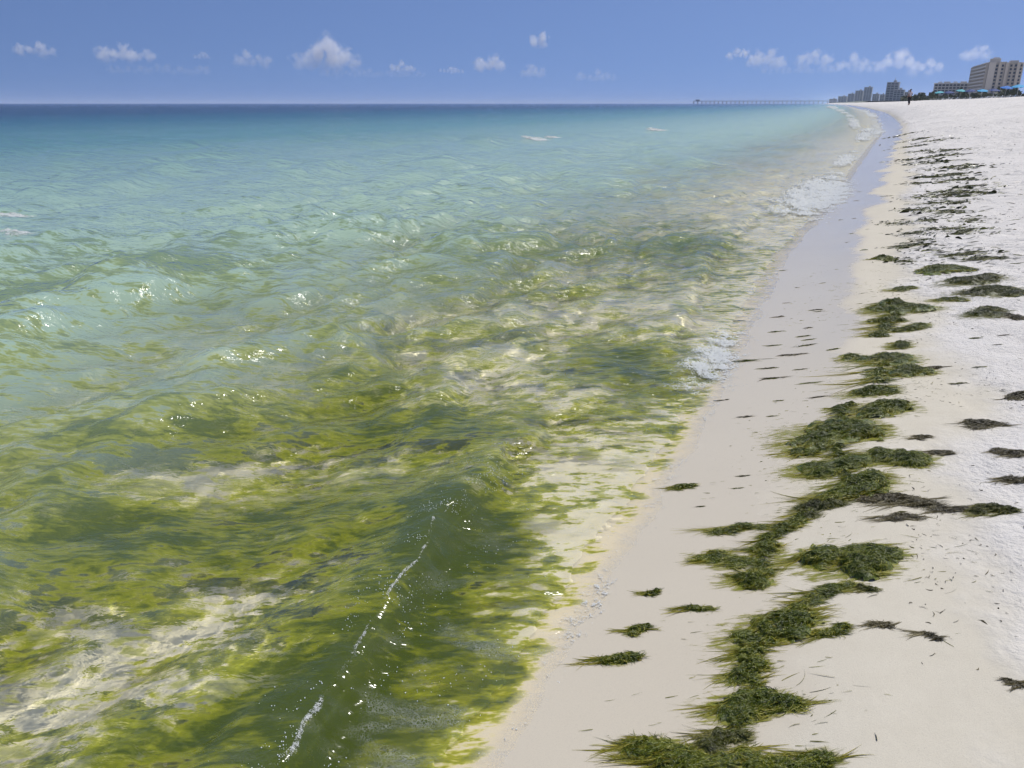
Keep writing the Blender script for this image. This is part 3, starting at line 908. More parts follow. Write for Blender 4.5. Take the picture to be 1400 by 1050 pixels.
    for k in range(K):
        PX[:, k] = qx; PY[:, k] = qy
        qx = qx + np.cos(dr) * L / K; qy = qy + np.sin(dr) * L / K
        dr = dr + curl
    PZ = sand_z(PX, PY) + 0.9 * height(PX, PY) + rng.uniform(0.0012, 0.0026, N)[:, None]
    P = np.stack([PX - x0, PY - y0, PZ - z0], axis=-1)
    tone = np.clip(np.repeat(rng.uniform(0.55, 1.05, nt), per) + rng.normal(0, 0.08, N), 0, 1)
    fringe = ribbons('fringe', P, rng.uniform(0.0006, 0.0020, N) * (1 + 5 * max(0, rx - 0.1)), tone, 0.12)
    # thin slimy film spread round the heap
    GX, GY = np.meshgrid(np.linspace(x0 - ex - 0.9 * rx - 0.03, x0 + ex + 0.5 * rx, 52), np.linspace(y0 - ey - 0.01, y0 + ey + 0.01, 26), indexing='ij')
    rf_ = np.full(GX.shape, 9.0)
    for k in range(nl):
        dx = GX - LX[k]
        rf_ = np.minimum(rf_, np.hypot(dx * np.where(dx < 0, 0.42, 0.6), GY - LY[k]) / LR[k])
    U = np.abs(np.linspace(-1, 1, 52))[:, None] * np.ones_like(GX); V_ = np.abs(np.linspace(-1, 1, 26))[None, :] * np.ones_like(GX)
    ext = np.clip(1.60 - rf_ * 0.85, 0, 0.92) * sstep(1.0, 0.8, U) * sstep(1.0, 0.8, V_)
    film = grid_mesh('film', GX - x0, GY - y0, sand_z(GX, GY) + 0.0011 + 0.35 * height(GX, GY) - z0, ext > 0.02, {'film': ext, 'tone': 0.8 - 0.25 * ext})
    return (x0, y0, z0), mound, strands, fringe, film


def film_material(name, stops):
    m = NT(name)
    P = m.pos(1.0, 5.5, 0, R(4))
    n = m.math('MULTIPLY_ADD', m.math('SUBTRACT', m.noise(P, 13.0, 6, 0.7, 0.3), 0.5), 3.2, 0.5)
    q = m.math('ADD', n, m.math('SUBTRACT', m.attr('film'), 1.02))
    c = m.ramp(m.math('SUBTRACT', 1.05, m.math('MULTIPLY', q, 0.62)), stops)
    p = m.n('BsdfPrincipled', {'Base Color': c, 'Roughness': 0.35, 'Specular IOR Level': 0.4})
    return m.done(m.mix(m.math('MULTIPLY', m.rng(q, 0.0, 0.6), 0.85), m.n('BsdfTransparent'), p))

FILM = [film_material('seaweed_film', GREEN), film_material('seaweed_film_olive', MIXED), film_material('seaweed_film_brown', BROWN)]


for i, (x0, y0, rx, ry, rot, hf, kind, lab) in enumerate(CLUMPS):
    ry = min(ry, rx * (1.15 if abs(rot) < 18 else 0.55)) if rot != 70 else ry * 0.7
    rot = rot if abs(rot) < 18 or rot == 70 else rot * 1.25
    loc, me_m, me_s, me_f, me_w = clump(x0, y0, rx * (1.0 if y0 < 3.2 else 0.84) * (0.75 if kind == 2 and rot != -14 else 1.0), ry * (0.75 if kind == 2 else 1.0), rot, hf, kind, 1.0 if y0 < 4.5 else 0.6, i + 1)
    o = link('seaweed_heap', me_m, WEED[kind][0], None, label=lab, category='seaweed', group='seaweed heaps of the wrack line')
    o.location = loc
    link('strands', me_s, WEED[kind][0], o, kind='stuff')
    link('fringe', me_f, WEED[kind][1], o, kind='stuff')
    if kind < 2 and y0 < 7:
        link('film', me_w, FILM[kind], o)
# ropes of weed that link neighbouring heaps into one winding line
for i, (p, q) in enumerate(((1, 3), (3, 4), (4, 5), (8, 9), (9, 12), (12, 13), (13, 14), (14, 16), (16, 18), (18, 20), (22, 24), (27, 28), (28, 30))):
    ax, ay = CLUMPS[p][:2]; bx, by = CLUMPS[q][:2]
    L_ = math.hypot(bx - ax, by - ay)
    loc, me_m, me_s, me_f, me_w = clump((ax + bx) / 2, (ay + by) / 2, 0.42 * L_, 0.006 + 0.0035 * math.hypot(ax, ay), math.degrees(math.atan2(by - ay, bx - ax)), 1.0, 0, 0.7, i + 301)
    o = link('seaweed_rope', me_m, WEED[0][0], None, label='narrow rope of green seaweed linking two neighbouring heaps of the wrack line', category='seaweed', group='seaweed ropes between the heaps')
    o.location = loc
    link('strands', me_s, WEED[0][0], o, kind='stuff'); link('fringe', me_f, WEED[0][1], o, kind='stuff')
for i, (x0, y0, rx, ry) in enumerate(FAR_PATCHES):
    d = math.hypot(x0, y0)
    loc, me_m, me_s, me_f, me_w = clump(x0 + rng.normal(0, 0.25) * rx, y0 + rng.normal(0, 0.3) * rx, rx * rng.uniform(0.55, 1.25), rx * rng.uniform(0.25, 0.7), rng.uniform(-30, 45), 0.5, 0, 0.25, i + 101)
    o = link('seaweed_patch', me_m, WEED[1 if i % 3 else 0][0], None, label='flat dark seaweed patch in the far part of the wrack line',
             category='seaweed', group='flat seaweed patches along the far beach')
    o.location = loc
    link('strands', me_s, WEED[1][0], o, kind='stuff'); link('fringe', me_f, WEED[1][1], o, kind='stuff')


def shred(x0, y0, rx, ry, seed):
    n = 26; K = 8
    u = rng.normal(0, 0.33, n).clip(-0.8, 0.8)
    L = rng.uniform(0.5, 1.3, n) * rx
    dr = np.where(rng.random(n) < 0.6, np.pi, 0) + rng.normal(0, 0.16, n)
    qx = x0 + u * rx; qy = y0 + rng.normal(0, 0.3, n) * ry * (1 - np.abs(u))
    PX = np.empty((n, K)); PY = np.empty((n, K)); c = rng.normal(0, 0.06, n)
    for k in range(K):
        PX[:, k] = qx; PY[:, k] = qy
        qx = qx + np.cos(dr) * L / K; qy = qy + np.sin(dr) * L / K; dr = dr + c
    z0 = float(sand_z(np.array(x0), np.array(y0)))
    PZ = sand_z(PX, PY) + 0.0015 + rng.uniform(0, 0.25, n)[:, None] * min(ry, 0.05) * np.linspace(1, 0, K)[None, :]
    P = np.stack([PX - x0, PY - y0, PZ - z0], axis=-1)
    return (x0, y0, z0), ribbons('shred', P, rng.uniform(0.05, 0.11, n) * min(rx * 0.5, ry * 1.2 + 0.003), np.clip(rng.normal(0.34, 0.15, n), 0, 1), 0.15)

for i, (x0, y0, rx, ry) in enumerate(SHREDS):
    loc, me = shred(x0, y0, rx, ry, i)
    o = link('seaweed_shred', me, WEED[i % 3 if i % 4 else 0][1], None, category='seaweed', group='seaweed shreds lying across the sand',
             label='thin dark seaweed shred lying flat on the sand away from the heaps')
    o.location = loc

# countless crumbs and hairs of weed on the sand
def crumbs(n, srange, trange, lrange, wrange, align, K, tone_mu, power=1.0):
    s = srange[0] + (srange[1] - srange[0]) * rng.random(n) ** power
    tp = rng.uniform(trange[0], trange[1], n)
    x, y = xy(s, tp + coast(s))
    okk = (perlin(x * 1.1 + 5, y * 1.1) + 0.5 * perlin(x * 4, y * 4) + rng.normal(0, 0.22, n)) > 0.0
    x, y = x[okk], y[okk]; n = len(x)
    dr = np.where(rng.random(n) < 0.5, np.pi, 0) + rng.normal(0, align, n)
    L = rng.uniform(lrange[0], lrange[1], n) * rng.random(n) ** 0.7
    c = rng.normal(0, 0.35 if align > 0.5 else 0.08, n)
    PX = np.empty((n, K)); PY = np.empty((n, K)); qx, qy = x.copy(), y.copy()
    for k in range(K):
        PX[:, k] = qx; PY[:, k] = qy
        qx = qx + np.cos(dr) * L / K; qy = qy + np.sin(dr) * L / K; dr = dr + c
    PZ = sand_z(PX, PY) + 0.0012 + rng.uniform(0, 0.002, (n, 1))
    return ribbons('crumbs', np.stack([PX, PY, PZ], -1), rng.uniform(*wrange, n), np.clip(rng.normal(tone_mu, 0.2, n), 0, 1))

def wrack_bits():
    Ps, Ws = [], []
    for x0, y0, rx, ry in FAR_PATCHES:
        n = 80; K = 5
        x = x0 + rng.normal(0, 1.1, n) * rx; y = y0 + rng.normal(0, 1.3, n) * rx
        L = rng.uniform(0.15, 0.9, n) * rx; dr = rng.normal(0, 0.35, n) + np.where(rng.random(n) < .5, 0, np.pi); c = rng.normal(0, 0.2, n)
        PX = np.empty((n, K)); PY = np.empty((n, K))
        for k in range(K):
            PX[:, k] = x; PY[:, k] = y
            x = x + np.cos(dr) * L / K; y = y + np.sin(dr) * L / K; dr = dr + c
        lift = 0.05 * rx * rng.random(n)[:, None] * np.sin(np.linspace(0, np.pi, K))[None, :]
        Ps.append(np.stack([PX, PY, sand_z(PX, PY) + 0.004 + lift], -1)); Ws.append(rng.uniform(0.015, 0.09, n) * rx)
    P = np.concatenate(Ps); W = np.concatenate(Ws)
    return ribbons('bits', P, W, np.clip(rng.normal(0.3, 0.15, len(W)), 0, 1), 0.1)

link('seaweed_crumbs', wrack_bits(), WEED[1][0], None, kind='stuff', label='loose weed scraps strewn between the far wrack patches')
for me, k, lab in (
        (crumbs(1500, (1.2, 9), (0.12, 1.1), (0.01, 0.07), (0.0004, 0.0011), 0.2, 5, 0.6), 0, 'fine green hairs of weed combed over the damp sand'),
        (crumbs(6500, (1.2, 9), (0.95, 3.0), (0.008, 0.055), (0.0006, 0.0020), 1.2, 5, 0.3, 1.3), 2, 'dark crumbs and curls of dry weed on the white sand'),
        (crumbs(5200, (8, 45), (1.2, 6.5), (0.02, 0.16), (0.002, 0.008), 0.9, 4, 0.2, 1.6), 2, 'dark weed crumbs peppered over the far dry sand'),
        (crumbs(700, (1.2, 8), (0.55, 1.2), (0.03, 0.13), (0.0006, 0.0018), 0.5, 7, 0.75), 1, 'pale olive wisps around the seaweed heaps')):
    link('seaweed_crumbs', me, WEED[k][1], None, kind='stuff', label=lab)

# ------------------------------------------------------------------ bubbles and drops on the nearest wave and in the swash
def bubbles():
    n1, n2 = 2200, 1500
    s = np.concatenate([rng.uniform(1.0, 3.4, n1), rng.uniform(1.0, 5.2, n2)])
    c1 = np.interp(s, _C1[:, 0], _C1[:, 1]) + 0.06 * perlin(s * 2.9, 4.4) + 0.02 * perlin(s * 9, 2.4)
    off = np.concatenate([rng.normal(0.01, 0.05, n1) * rng.uniform(0.3, 2.0, n1), rng.uniform(0.05, 0.75, n2)])
    t = c1 + off
    x, y = xy(s, t)
    z, sz, tp, _, _, e = water_z(x, y, np.full_like(x, 0.01))
    ok = (tp < e - 0.01) & (perlin(x * 5, y * 5) + 0.4 * perlin(x * 17, y * 17) > 0.05)
    x, y, z = x[ok], y[ok], z[ok]; n = len(x)
    r = rng.uniform(0.0008, 0.0026, n) * rng.random(n) ** 0.3
    phi = (1 + 5 ** 0.5) / 2
    v = np.array([(-1, phi, 0), (1, phi, 0), (-1, -phi, 0), (1, -phi, 0), (0, -1, phi), (0, 1, phi), (0, -1, -phi), (0, 1, -phi), (phi, 0, -1), (phi, 0, 1), (-phi, 0, -1), (-phi, 0, 1)]) / math.hypot(1, phi)
    f = np.array([(0, 11, 5), (0, 5, 1), (0, 1, 7), (0, 7, 10), (0, 10, 11), (1, 5, 9), (5, 11, 4), (11, 10, 2), (10, 7, 6), (7, 1, 8), (3, 9, 4), (3, 4, 2), (3, 2, 6), (3, 6, 8), (3, 8, 9), (4, 9, 5), (2, 4, 11), (6, 2, 10), (8, 6, 7), (9, 8, 1)])
    V = (np.stack([x, y, z + r * 0.5], -1)[:, None, :] + r[:, None, None] * v[None]).reshape(-1, 3)
    Fc = (np.arange(n)[:, None, None] * 12 + f[None]).reshape(-1, 3)
    return raw_mesh('bubbles', V, Fc)

m = NT('bubble')
BUB = m.done(m.n('BsdfPrincipled', {'Base Color': (0.86, 0.88, 0.86), 'Roughness': 0.12, 'Specular IOR Level': 0.8}))
link('foam_bubbles', bubbles(), BUB, None, kind='stuff', label='tiny bright bubbles riding the nearest wave and swash')

# ------------------------------------------------------------------ helpers for built things
def boxes(name, items):
    """one mesh of closed boxes: (cx, cy, cz, sx, sy, sz)"""
    V, Fc = [], []
    for cx, cy, cz, sx, sy, sz in items:
        b = len(V)
        for dx in (-.5, .5):
            for dy in (-.5, .5):
                for dz in (-.5, .5):
                    V.append((cx + dx * sx, cy + dy * sy, cz + dz * sz))
        Fc += [(b, b + 1, b + 3, b + 2), (b + 4, b + 6, b + 7, b + 5), (b, b + 4, b + 5, b + 1), (b + 2, b + 3, b + 7, b + 6), (b, b + 2, b + 6, b + 4), (b + 1, b + 5, b + 7, b + 3)]
    return raw_mesh(name, np.array(V), np.array(Fc), None, False)


def plain(name, col, rough=0.8, var=0.12, scale=0.5, spec=0.3):
    m = NT(name)
    n = m.noise(m.pos(), scale, 4, 0.6)
    c = m.mixc(n, tuple(v * (1 - var) for v in col), tuple(v * (1 + var) for v in col))
    return m.done(m.n('BsdfPrincipled', {'Base Color': c, 'Roughness': rough, 'Specular IOR Level': spec}))


def empty(name, loc, rz=0.0, **props):
    o = bpy.data.objects.new(name, None)
    scene.collection.objects.link(o)
    o.location = loc; o.rotation_euler = (0, 0, rz)
    for k, v in props.items():
        o[k] = v
    return o


CONCRETE = plain('beige_concrete', (0.50, 0.43, 0.34), 0.85, 0.08, 0.15)
GREYCON = plain('grey_concrete', (0.43, 0.42, 0.40), 0.85, 0.08, 0.15)
TANCON = plain('pale_concrete', (0.54, 0.48, 0.40), 0.85, 0.08, 0.15)
ROOFW = plain('white_roof', (0.70, 0.69, 0.67), 0.7, 0.05, 0.3)
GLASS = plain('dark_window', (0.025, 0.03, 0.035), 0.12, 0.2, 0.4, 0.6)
RAIL = plain('balcony_rail', (0.42, 0.40, 0.37), 0.6, 0.06, 0.3)


def azd(deg, d):
    return d * math.sin(R(deg)), d * math.cos(R(deg))


def window_grid(root, face, nx, nz, x0, x1, z0, z1, w, h, yf, mats=(GLASS, CONCRETE), sill=True):
    """windows set in a face of the building: face 'y' looks along -y at y = yf, face 'x' looks along -x at x = yf"""
    dims = (w, 0.5, h) if face == 'y' else (0.5, w, h)
    pm = boxes('window', [(0, 0, 0, *dims)])
    pm.materials.append(mats[0])
    sm = boxes('sill', [(0, 0, 0, *((w + 0.5, 0.7, 0.3) if face == 'y' else (0.7, w + 0.5, 0.3)))])
    sm.materials.append(mats[1])
    for i in range(nx):
        a = x0 + (x1 - x0) * (i + 0.5) / nx
        for k in range(nz):
            z = z0 + (z1 - z0) * (k + 0.5) / nz
            o = link('window', pm, None, root)
            o.location = (a, yf + 0.18, z) if face == 'y' else (yf + 0.18, a, z)
            if sill:
                q = link('sill', sm, None, o)
                q.location = (0, -0.3, -h / 2 - 0.16) if face == 'y' else (-0.3, 0, -h / 2 - 0.16)


def balcony_front(root, axis, n, z0, z1, a0, a1, pos, bays):
    """storeys of open balconies: dark plate behind painting the recess shade, slab and rail in front, dividing fins"""
    fl = (z1 - z0) / n
    L = a1 - a0; c = (a0 + a1) / 2
    for k in range(n):
        z = z0 + fl * k
        g = boxes('balcony_shade_plate', [((pos - 0.05, c, z + fl * .62, 0.3, L - 0.6, fl * 0.62) if axis == 'x' else (c, pos - 0.05, z + fl * .62, L - 0.6, 0.3, fl * 0.62))])
        go = link('balcony_shade_plate', g, GLASS, root)  # flat dark sheet on the wall, its colour stands for shade in a recess
        s = boxes('balcony_slab', [((pos - 0.9, c, z + 0.15, 1.8, L, 0.3) if axis == 'x' else (c, pos - 0.9, z + 0.15, L, 1.8, 0.3))])
        so = link('balcony_slab', s, RAIL, root)
        r = boxes('rail', [((pos - 1.75, c, z + 0.75, 0.12, L, 0.9) if axis == 'x' else (c, pos - 1.75, z + 0.75, L, 0.12, 0.9))])
        link('rail', r, RAIL, so)
    fins = []
    for i in range(bays + 1):
        a = a0 + L * i / bays
        f = boxes('fin', [((pos - 0.95, a, (z0 + z1) / 2, 1.9, 0.35, z1 - z0) if axis == 'x' else (a, pos - 0.95, (z0 + z1) / 2, 0.35, 1.9, z1 - z0))])
        link('fin', f, CONCRETE, root)


# ------------------------------------------------------------------ the hotel: local x runs inland, local y along the coast, corner at the origin
hx, hy = azd(29.85, 800)
hotel = empty('hotel_tower', (hx, hy, 3.5), -CA, label='tall beige hotel with balconied sea front at the right edge', category='building', group='buildings behind the beach')
HT = 30.0
link('wall', boxes('wall', [(6, 45, HT / 2, 12, 90, HT)]), CONCRETE, hotel)                     # sea-front wing along the coast
link('wing', boxes('wing', [(18.6, 8.2, HT / 2 - 0.4, 13, 15, HT - 0.8)]), CONCRETE, hotel)          # wing running inland
link('end_wall', boxes('end_wall', [(2.3, -1.1, HT / 2 + 0.3, 4.7, 2.0, HT + 0.6)]), TANCON, hotel)
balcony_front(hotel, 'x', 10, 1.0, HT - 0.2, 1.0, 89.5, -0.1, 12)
for a in (5.9, 10.1, 16.3, 19.4, 23.4):
    window_grid(hotel, 'y', 1, 10, a - 1, a + 1, 1.2, HT - 1.0, 1.5, 1.6, 0.4 if a > 12.3 else -0.3)
pier_m = []
for a in (8.0, 13.2, 21.4):
    link('pilaster', boxes('pilaster', [(a, -0.4, HT / 2, 2.2, 1.4, HT + 0.2)]), CONCRETE, hotel)
rf = link('roof', boxes('roof', [(6, 45, HT + 0.35, 13, 91, 0.7), (18.9, 8.2, HT - 0.3, 13.6, 16, 0.6)]), TANCON, hotel)
link('penthouse', boxes('penthouse', [(4.5, 4, HT + 2.0, 7, 8, 2.6)]), TANCON, rf)
link('lift_house', boxes('lift_house', [(5, 4, HT + 3.8, 4, 5, 1.0)]), ROOFW, rf)
link('skylight', boxes('skylight', [(4, 40, HT + 1.1, 5, 22, 0.8)]), ROOFW, rf)
link('parapet', boxes('parapet', [(19, 9, HT + 0.9, 6, 7, 1.8)]), TANCON, rf)
link('podium', boxes('podium', [(16, -7, 2.2, 22, 9, 4.4)]), TANCON, hotel)

# ------------------------------------------------------------------ the low block beside it
lx, ly = azd(27.1, 900)
low = empty('low_rise_block', (lx, ly, 3.5), R(-28), label='long low grey block of five storeys left of the tall hotel', category='building', group='buildings behind the beach')
link('wall', boxes('wall', [(14.7, 8, 8.2, 29.4, 16, 16.4)]), GREYCON, low)
window_grid(low, 'y', 9, 6, 0.6, 28.8, 0.8, 16.0, 2.3, 1.6, -0.2, (GLASS, RAIL))
r_ = link('roof', boxes('roof', [(14.7, 8, 16.65, 30.4, 17, 0.5)]), ROOFW, low)
for k, a in enumerate((5, 11, 18, 25)):
    link('roof_unit', boxes('roof_unit', [(a, 6, 17.5, 3.5 + k % 2 * 2, 4, 1.2)]), TANCON if k % 2 else ROOFW, r_)


# ------------------------------------------------------------------ towers farther along the coast
def tower(az0, az1, d, top, floors, cols, mat, label, step=0.0):
    x, y = azd(az0, d)
    w = 2 * d * math.sin(R(az1 - az0) / 2)
    o = empty('apartment_tower', (x, y, 3), R(-(az0 + az1) / 2 - 6), label=label, category='building', group='buildings behind the beach')
    dep = max(10, w * 0.7)
    link('wall', boxes('wall', [(w / 2, dep / 2, top / 2, w, dep, top)]), mat, o)
    fl = top / floors
    for k in range(floors):
        b = link('window_band', boxes('window_band', [(w / 2, -0.02, fl * (k + 0.55), w * 0.9, 0.5, fl * 0.5)]), GLASS, o)
    for i in range(cols + 1):
        link('fin', boxes('fin', [(w * (0.05 + 0.9 * i / cols), -0.4, top / 2, w * 0.05, 1.4, top - 0.5)]), mat, o)
    rf = link('roof', boxes('roof', [(w / 2, dep / 2, top + 0.4, w * 1.02, dep * 1.02, 0.8)]), TANCON, o)
    link('lift_house', boxes('lift_house', [(w * 0.62, dep / 2, top + 2.2, w * 0.25, dep * 0.4, 2.8)]), mat, rf)
    return o

TOWERS = [
    (24.44, 25.15, 1500, 31, 12, 3, GREYCON, 'single dark tower with a mast standing apart beyond the walker'),
    (24.88, 25.51, 1480, 19, 7, 3, GREYCON, 'lower grey wing in front of the single dark tower'),
    (25.52, 25.90, 1520, 16, 6, 3, TANCON, 'short pale block right of the single dark tower'),
    (23.16, 23.64, 2400, 39, 13, 3, GREYCON, 'tallest tower of the far hazy skyline'),
    (22.66, 23.14, 2500, 32, 11, 3, TANCON, 'second tallest tower of the far hazy skyline'),
    (22.25, 22.64, 2600, 25, 9, 2, GREYCON, 'third tower of the far hazy skyline, seaward side'),
    (23.70, 24.10, 2300, 21, 7, 3, TANCON, 'low pale block right of the tallest far tower'),
    (24.14, 24.42, 2000, 17, 6, 2, TANCON, 'low block just left of the single dark tower'),
    (21.68, 22.22, 2900, 20, 7, 3, TANCON, 'faint low block near the seaward end of the skyline'),
    (21.15, 21.62, 3100, 13, 5, 2, TANCON, 'faintest block at the seaward end of the skyline'),
    (26.10, 26.70, 1300, 10, 3, 3, TANCON, 'low building between dark tower and the low grey block'),
]
for i, a in enumerate(TOWERS):
    t = tower(*a)
    if i == 0:
        link('mast', boxes('mast', [(11, 6, 36, 0.6, 0.6, 6)]), GREYCON, t)
# far strip of land under the skyline
me_l = boxes('land', [(0, 0, 0, 1, 1, 1)])
xs = np.linspace(0, 1, 60)
V = []
for k, f in enumerate(xs):
    s = 900 + 2300 * f
    t0 = float(coast(np.array(s))) + 14
    for tt, zz in ((0, 1.2), (12, 3.8), (160, 5.5)):
        x, y = xy(s, t0 + tt); V.append((x, y, zz + 1.2 * float(perlin(np.array(f * 31), np.array(tt * .1)))))
Fc = [(k * 3 + j, k * 3 + 3 + j, k * 3 + 4 + j, k * 3 + 1 + j) for k in range(59) for j in range(2)]
link('far_dunes', raw_mesh('far_dunes', np.array(V), np.array(Fc)), plain('dune_cover', (0.16, 0.17, 0.12), 0.9, 0.4, 0.08), None, kind='structure', label='low scrubby dunes under the far skyline')

# ------------------------------------------------------------------ the pier
px0, py0 = azd(21.75, 1850)
pier = empty('fishing_pier', (px0, py0, 0), -CA, label='long low pier on piles reaching out to sea on the horizon', category='pier')
PL = 300.0
PIERM = plain('pier_concrete', (0.55, 0.55, 0.56), 0.85, 0.1, 0.1)
link('deck', boxes('deck', [(-PL / 2, 0, 6.3, PL, 9, 0.8)]), PIERM, pier)
link('railing', boxes('railing', [(-PL / 2, -4.4, 7.3, PL, 0.2, 0.35), (-PL / 2, 4.4, 7.3, PL, 0.2, 0.35)]), PIERM, pier)
pm = boxes('pile', [(0, -3.2, 2.0, 0.9, 0.9, 9.6)]); pm.materials.append(PIERM)
lm = boxes('lamp_post', [(0, 4.2, 8.6, 0.3, 0.3, 4.0), (0, 3.6, 10.6, 0.5, 1.4, 0.25)]); lm.materials.append(PIERM)
cm = boxes('cross_beam', [(0, 0, 5.6, 1.0, 8.6, 0.9)]); cm.materials.append(PIERM)
for k in range(34):
    o = link('cross_beam', cm, None, pier); o.location.x = -4 - k * 9.0
    for yy in (0, 6.4):
        q = link('pile', pm, None, o); q.location.y = yy
    if k % 2 == 0:
        q = link('lamp_post', lm, None, pier); q.location.x = -4 - k * 9.0
link('pier_house', boxes('pier_house', [(-PL + 8, 0, 8.4, 9, 7, 3.2)]), PIERM, pier)

# ------------------------------------------------------------------ scrub and trees behind the beach: one dark mass
def scrub():
    n = 6500
    az = rng.uniform(25.4, 36, n); d = rng.uniform(330, 560, n) - (az - 26) * 14
    x = d * np.sin(np.radians(az)); y = d * np.cos(np.radians(az))
    top = 1.2 + 2.1 * np.clip(0.5 + perlin(az * 1.9, az * 0) + 0.5 * perlin(az * 6.1, az * 0 + 4), 0, 1.6)
    z = sand_z(x, y, False) - 0.3 + rng.random(n) ** 0.7 * top
    r = rng.uniform(0.35, 1.0, n)
    a = rng.normal(size=(n, 3)); b = rng.normal(size=(n, 3))
    a /= np.linalg.norm(a, axis=1, keepdims=True); b = np.cross(a, b); b /= np.linalg.norm(b, axis=1, keepdims=True)
    c = np.stack([x, y, z], 1)
    V = np.stack([c - a * r[:, None], c + b * r[:, None] * 0.6, c + a * r[:, None], c - b * r[:, None] * 0.6], 1).reshape(-1, 3)
    return raw_mesh('scrub', V, np.arange(n * 4).reshape(n, 4), None, False)
link('dune_scrub', scrub(), plain('scrub_leaf', (0.045, 0.055, 0.03), 0.7, 0.5, 0.3), None, kind='stuff', label='dark scrub and trees along the dune below the hotel')

# ------------------------------------------------------------------ beach umbrellas and loungers
def umbrella_meshes(r=1.35, h=2.25):
    n = 8
    V = [(0, 0, h + 0.42)]; F3 = []
    for i in range(n):
        a = 2 * math.pi * i / n; V.append((r * math.cos(a), r * math.sin(a), h))
    for i in range(n):
        a = 2 * math.pi * (i + .5) / n; V.append((r * .93 * math.cos(a), r * .93 * math.sin(a), h - 0.14))
    for i in range(n):
        j = (i + 1) % n
        F3 += [(0, 1 + i, 1 + j), (1 + i, 1 + n + i, 1 + j)]
    return raw_mesh('canopy', np.array(V), np.array(F3), None, False), boxes('pole', [(0, 0, h / 2 + 0.1, 0.05, 0.05, h + 0.6)])
canopy_me, pole_me = umbrella_meshes()
pole_me.materials.append(plain('pole_wood', (0.6, 0.58, 0.54)))
BLUES = [plain('canvas_blue', (0.02, 0.16, 0.50), 0.7, 0.06), plain('canvas_sky', (0.06, 0.36, 0.62), 0.7, 0.06), plain('canvas_navy', (0.02, 0.05, 0.18), 0.7, 0.06), plain('canvas_teal', (0.10, 0.42, 0.46), 0.7, 0.06)]
UMB = [(28.6, 262, 3, 'teal beach umbrella farthest left of the row below the hotel'), (29.15, 250, 2, 'navy beach umbrella left of the sky blue one'),
       (29.75, 246, 1, 'sky blue beach umbrella in the left half of the row'), (30.35, 240, 2, 'navy beach umbrella in the middle of the row'),
       (30.95, 215, 0, 'brightest blue beach umbrella right of the row\'s middle'), (31.6, 205, 1, 'pale blue beach umbrella at the right edge of the photo'),
       (28.0, 275, 2, 'small navy beach umbrella far left near the low block'), (27.5, 290, 3, 'smallest teal beach umbrella left of the row')]
for az_, d_, c_, lab in UMB:
    x, y = azd(az_, d_)
    z = float(sand_z(np.array(x), np.array(y), False))
    u = empty('beach_umbrella', (x, y, z), rng.uniform(0, 1), label=lab, category='umbrella', group='beach umbrellas below the hotel')
    u.rotation_euler = (R(6), R(-8), rng.uniform(0, 1))
    cme = canopy_me.copy(); cme.materials.append(BLUES[c_])
    link('canopy', cme, None, u); link('pole', pole_me, None, u)
WHITE = plain('white_plastic', (0.72, 0.72, 0.70), 0.5, 0.04); DARKC = plain('dark_canvas', (0.05, 0.06, 0.10), 0.8, 0.1)
seat_me = boxes('seat', [(0, 0.3, 0.36, 0.62, 1.25, 0.07)]); seat_me.materials.append(WHITE)
leg_me = boxes('leg', [(0, 0, 0.17, 0.06, 0.06, 0.34)]); leg_me.materials.append(WHITE)
back_me = boxes('backrest', [(0, 0, 0.36, 0.62, 0.07, 0.74)]); back_me.materials.append(WHITE)
for k in range(16):
    az_ = 27.3 + k * 0.29 + rng.uniform(-.12, .12); d_ = 285 - (az_ - 27) * 18 + rng.uniform(-4, 4)
    x, y = azd(az_, d_)
    o = empty('beach_lounger', (x, y, float(sand_z(np.array(x), np.array(y), False))), R(70) + rng.normal(0, 0.2), label='small pale lounger in the row under the beach umbrellas', category='lounger', group='loungers under the umbrellas')
    link('seat', seat_me, None, o)
    b = link('backrest', back_me, None, o); b.location = (0, -0.35, 0.02); b.rotation_euler.x = R(32)
    for sx in (-.27, .27):
        for sy in (-.25, .85):
            l = link('leg', leg_me, None, o); l.location = (sx, sy, 0)

# ------------------------------------------------------------------ the walker on the beach
def skinned(name, pts, edges, radii, mat, parent, loc=(0, 0, 0), sub=1):
    me = bpy.data.meshes.new(name)
    me.from_pydata(pts, edges, [])
    o = link(name, me, mat, parent)
    o.location = loc
    sk = o.modifiers.new('skin', 'SKIN')
    for v, r in zip(me.skin_vertices[0].data, radii):
        v.radius = (r, r) if not isinstance(r, tuple) else r
    me.skin_vertices[0].data[0].use_root = True
    sb = o.modifiers.new('sub', 'SUBSURF'); sb.levels = sb.render_levels = sub
    return o

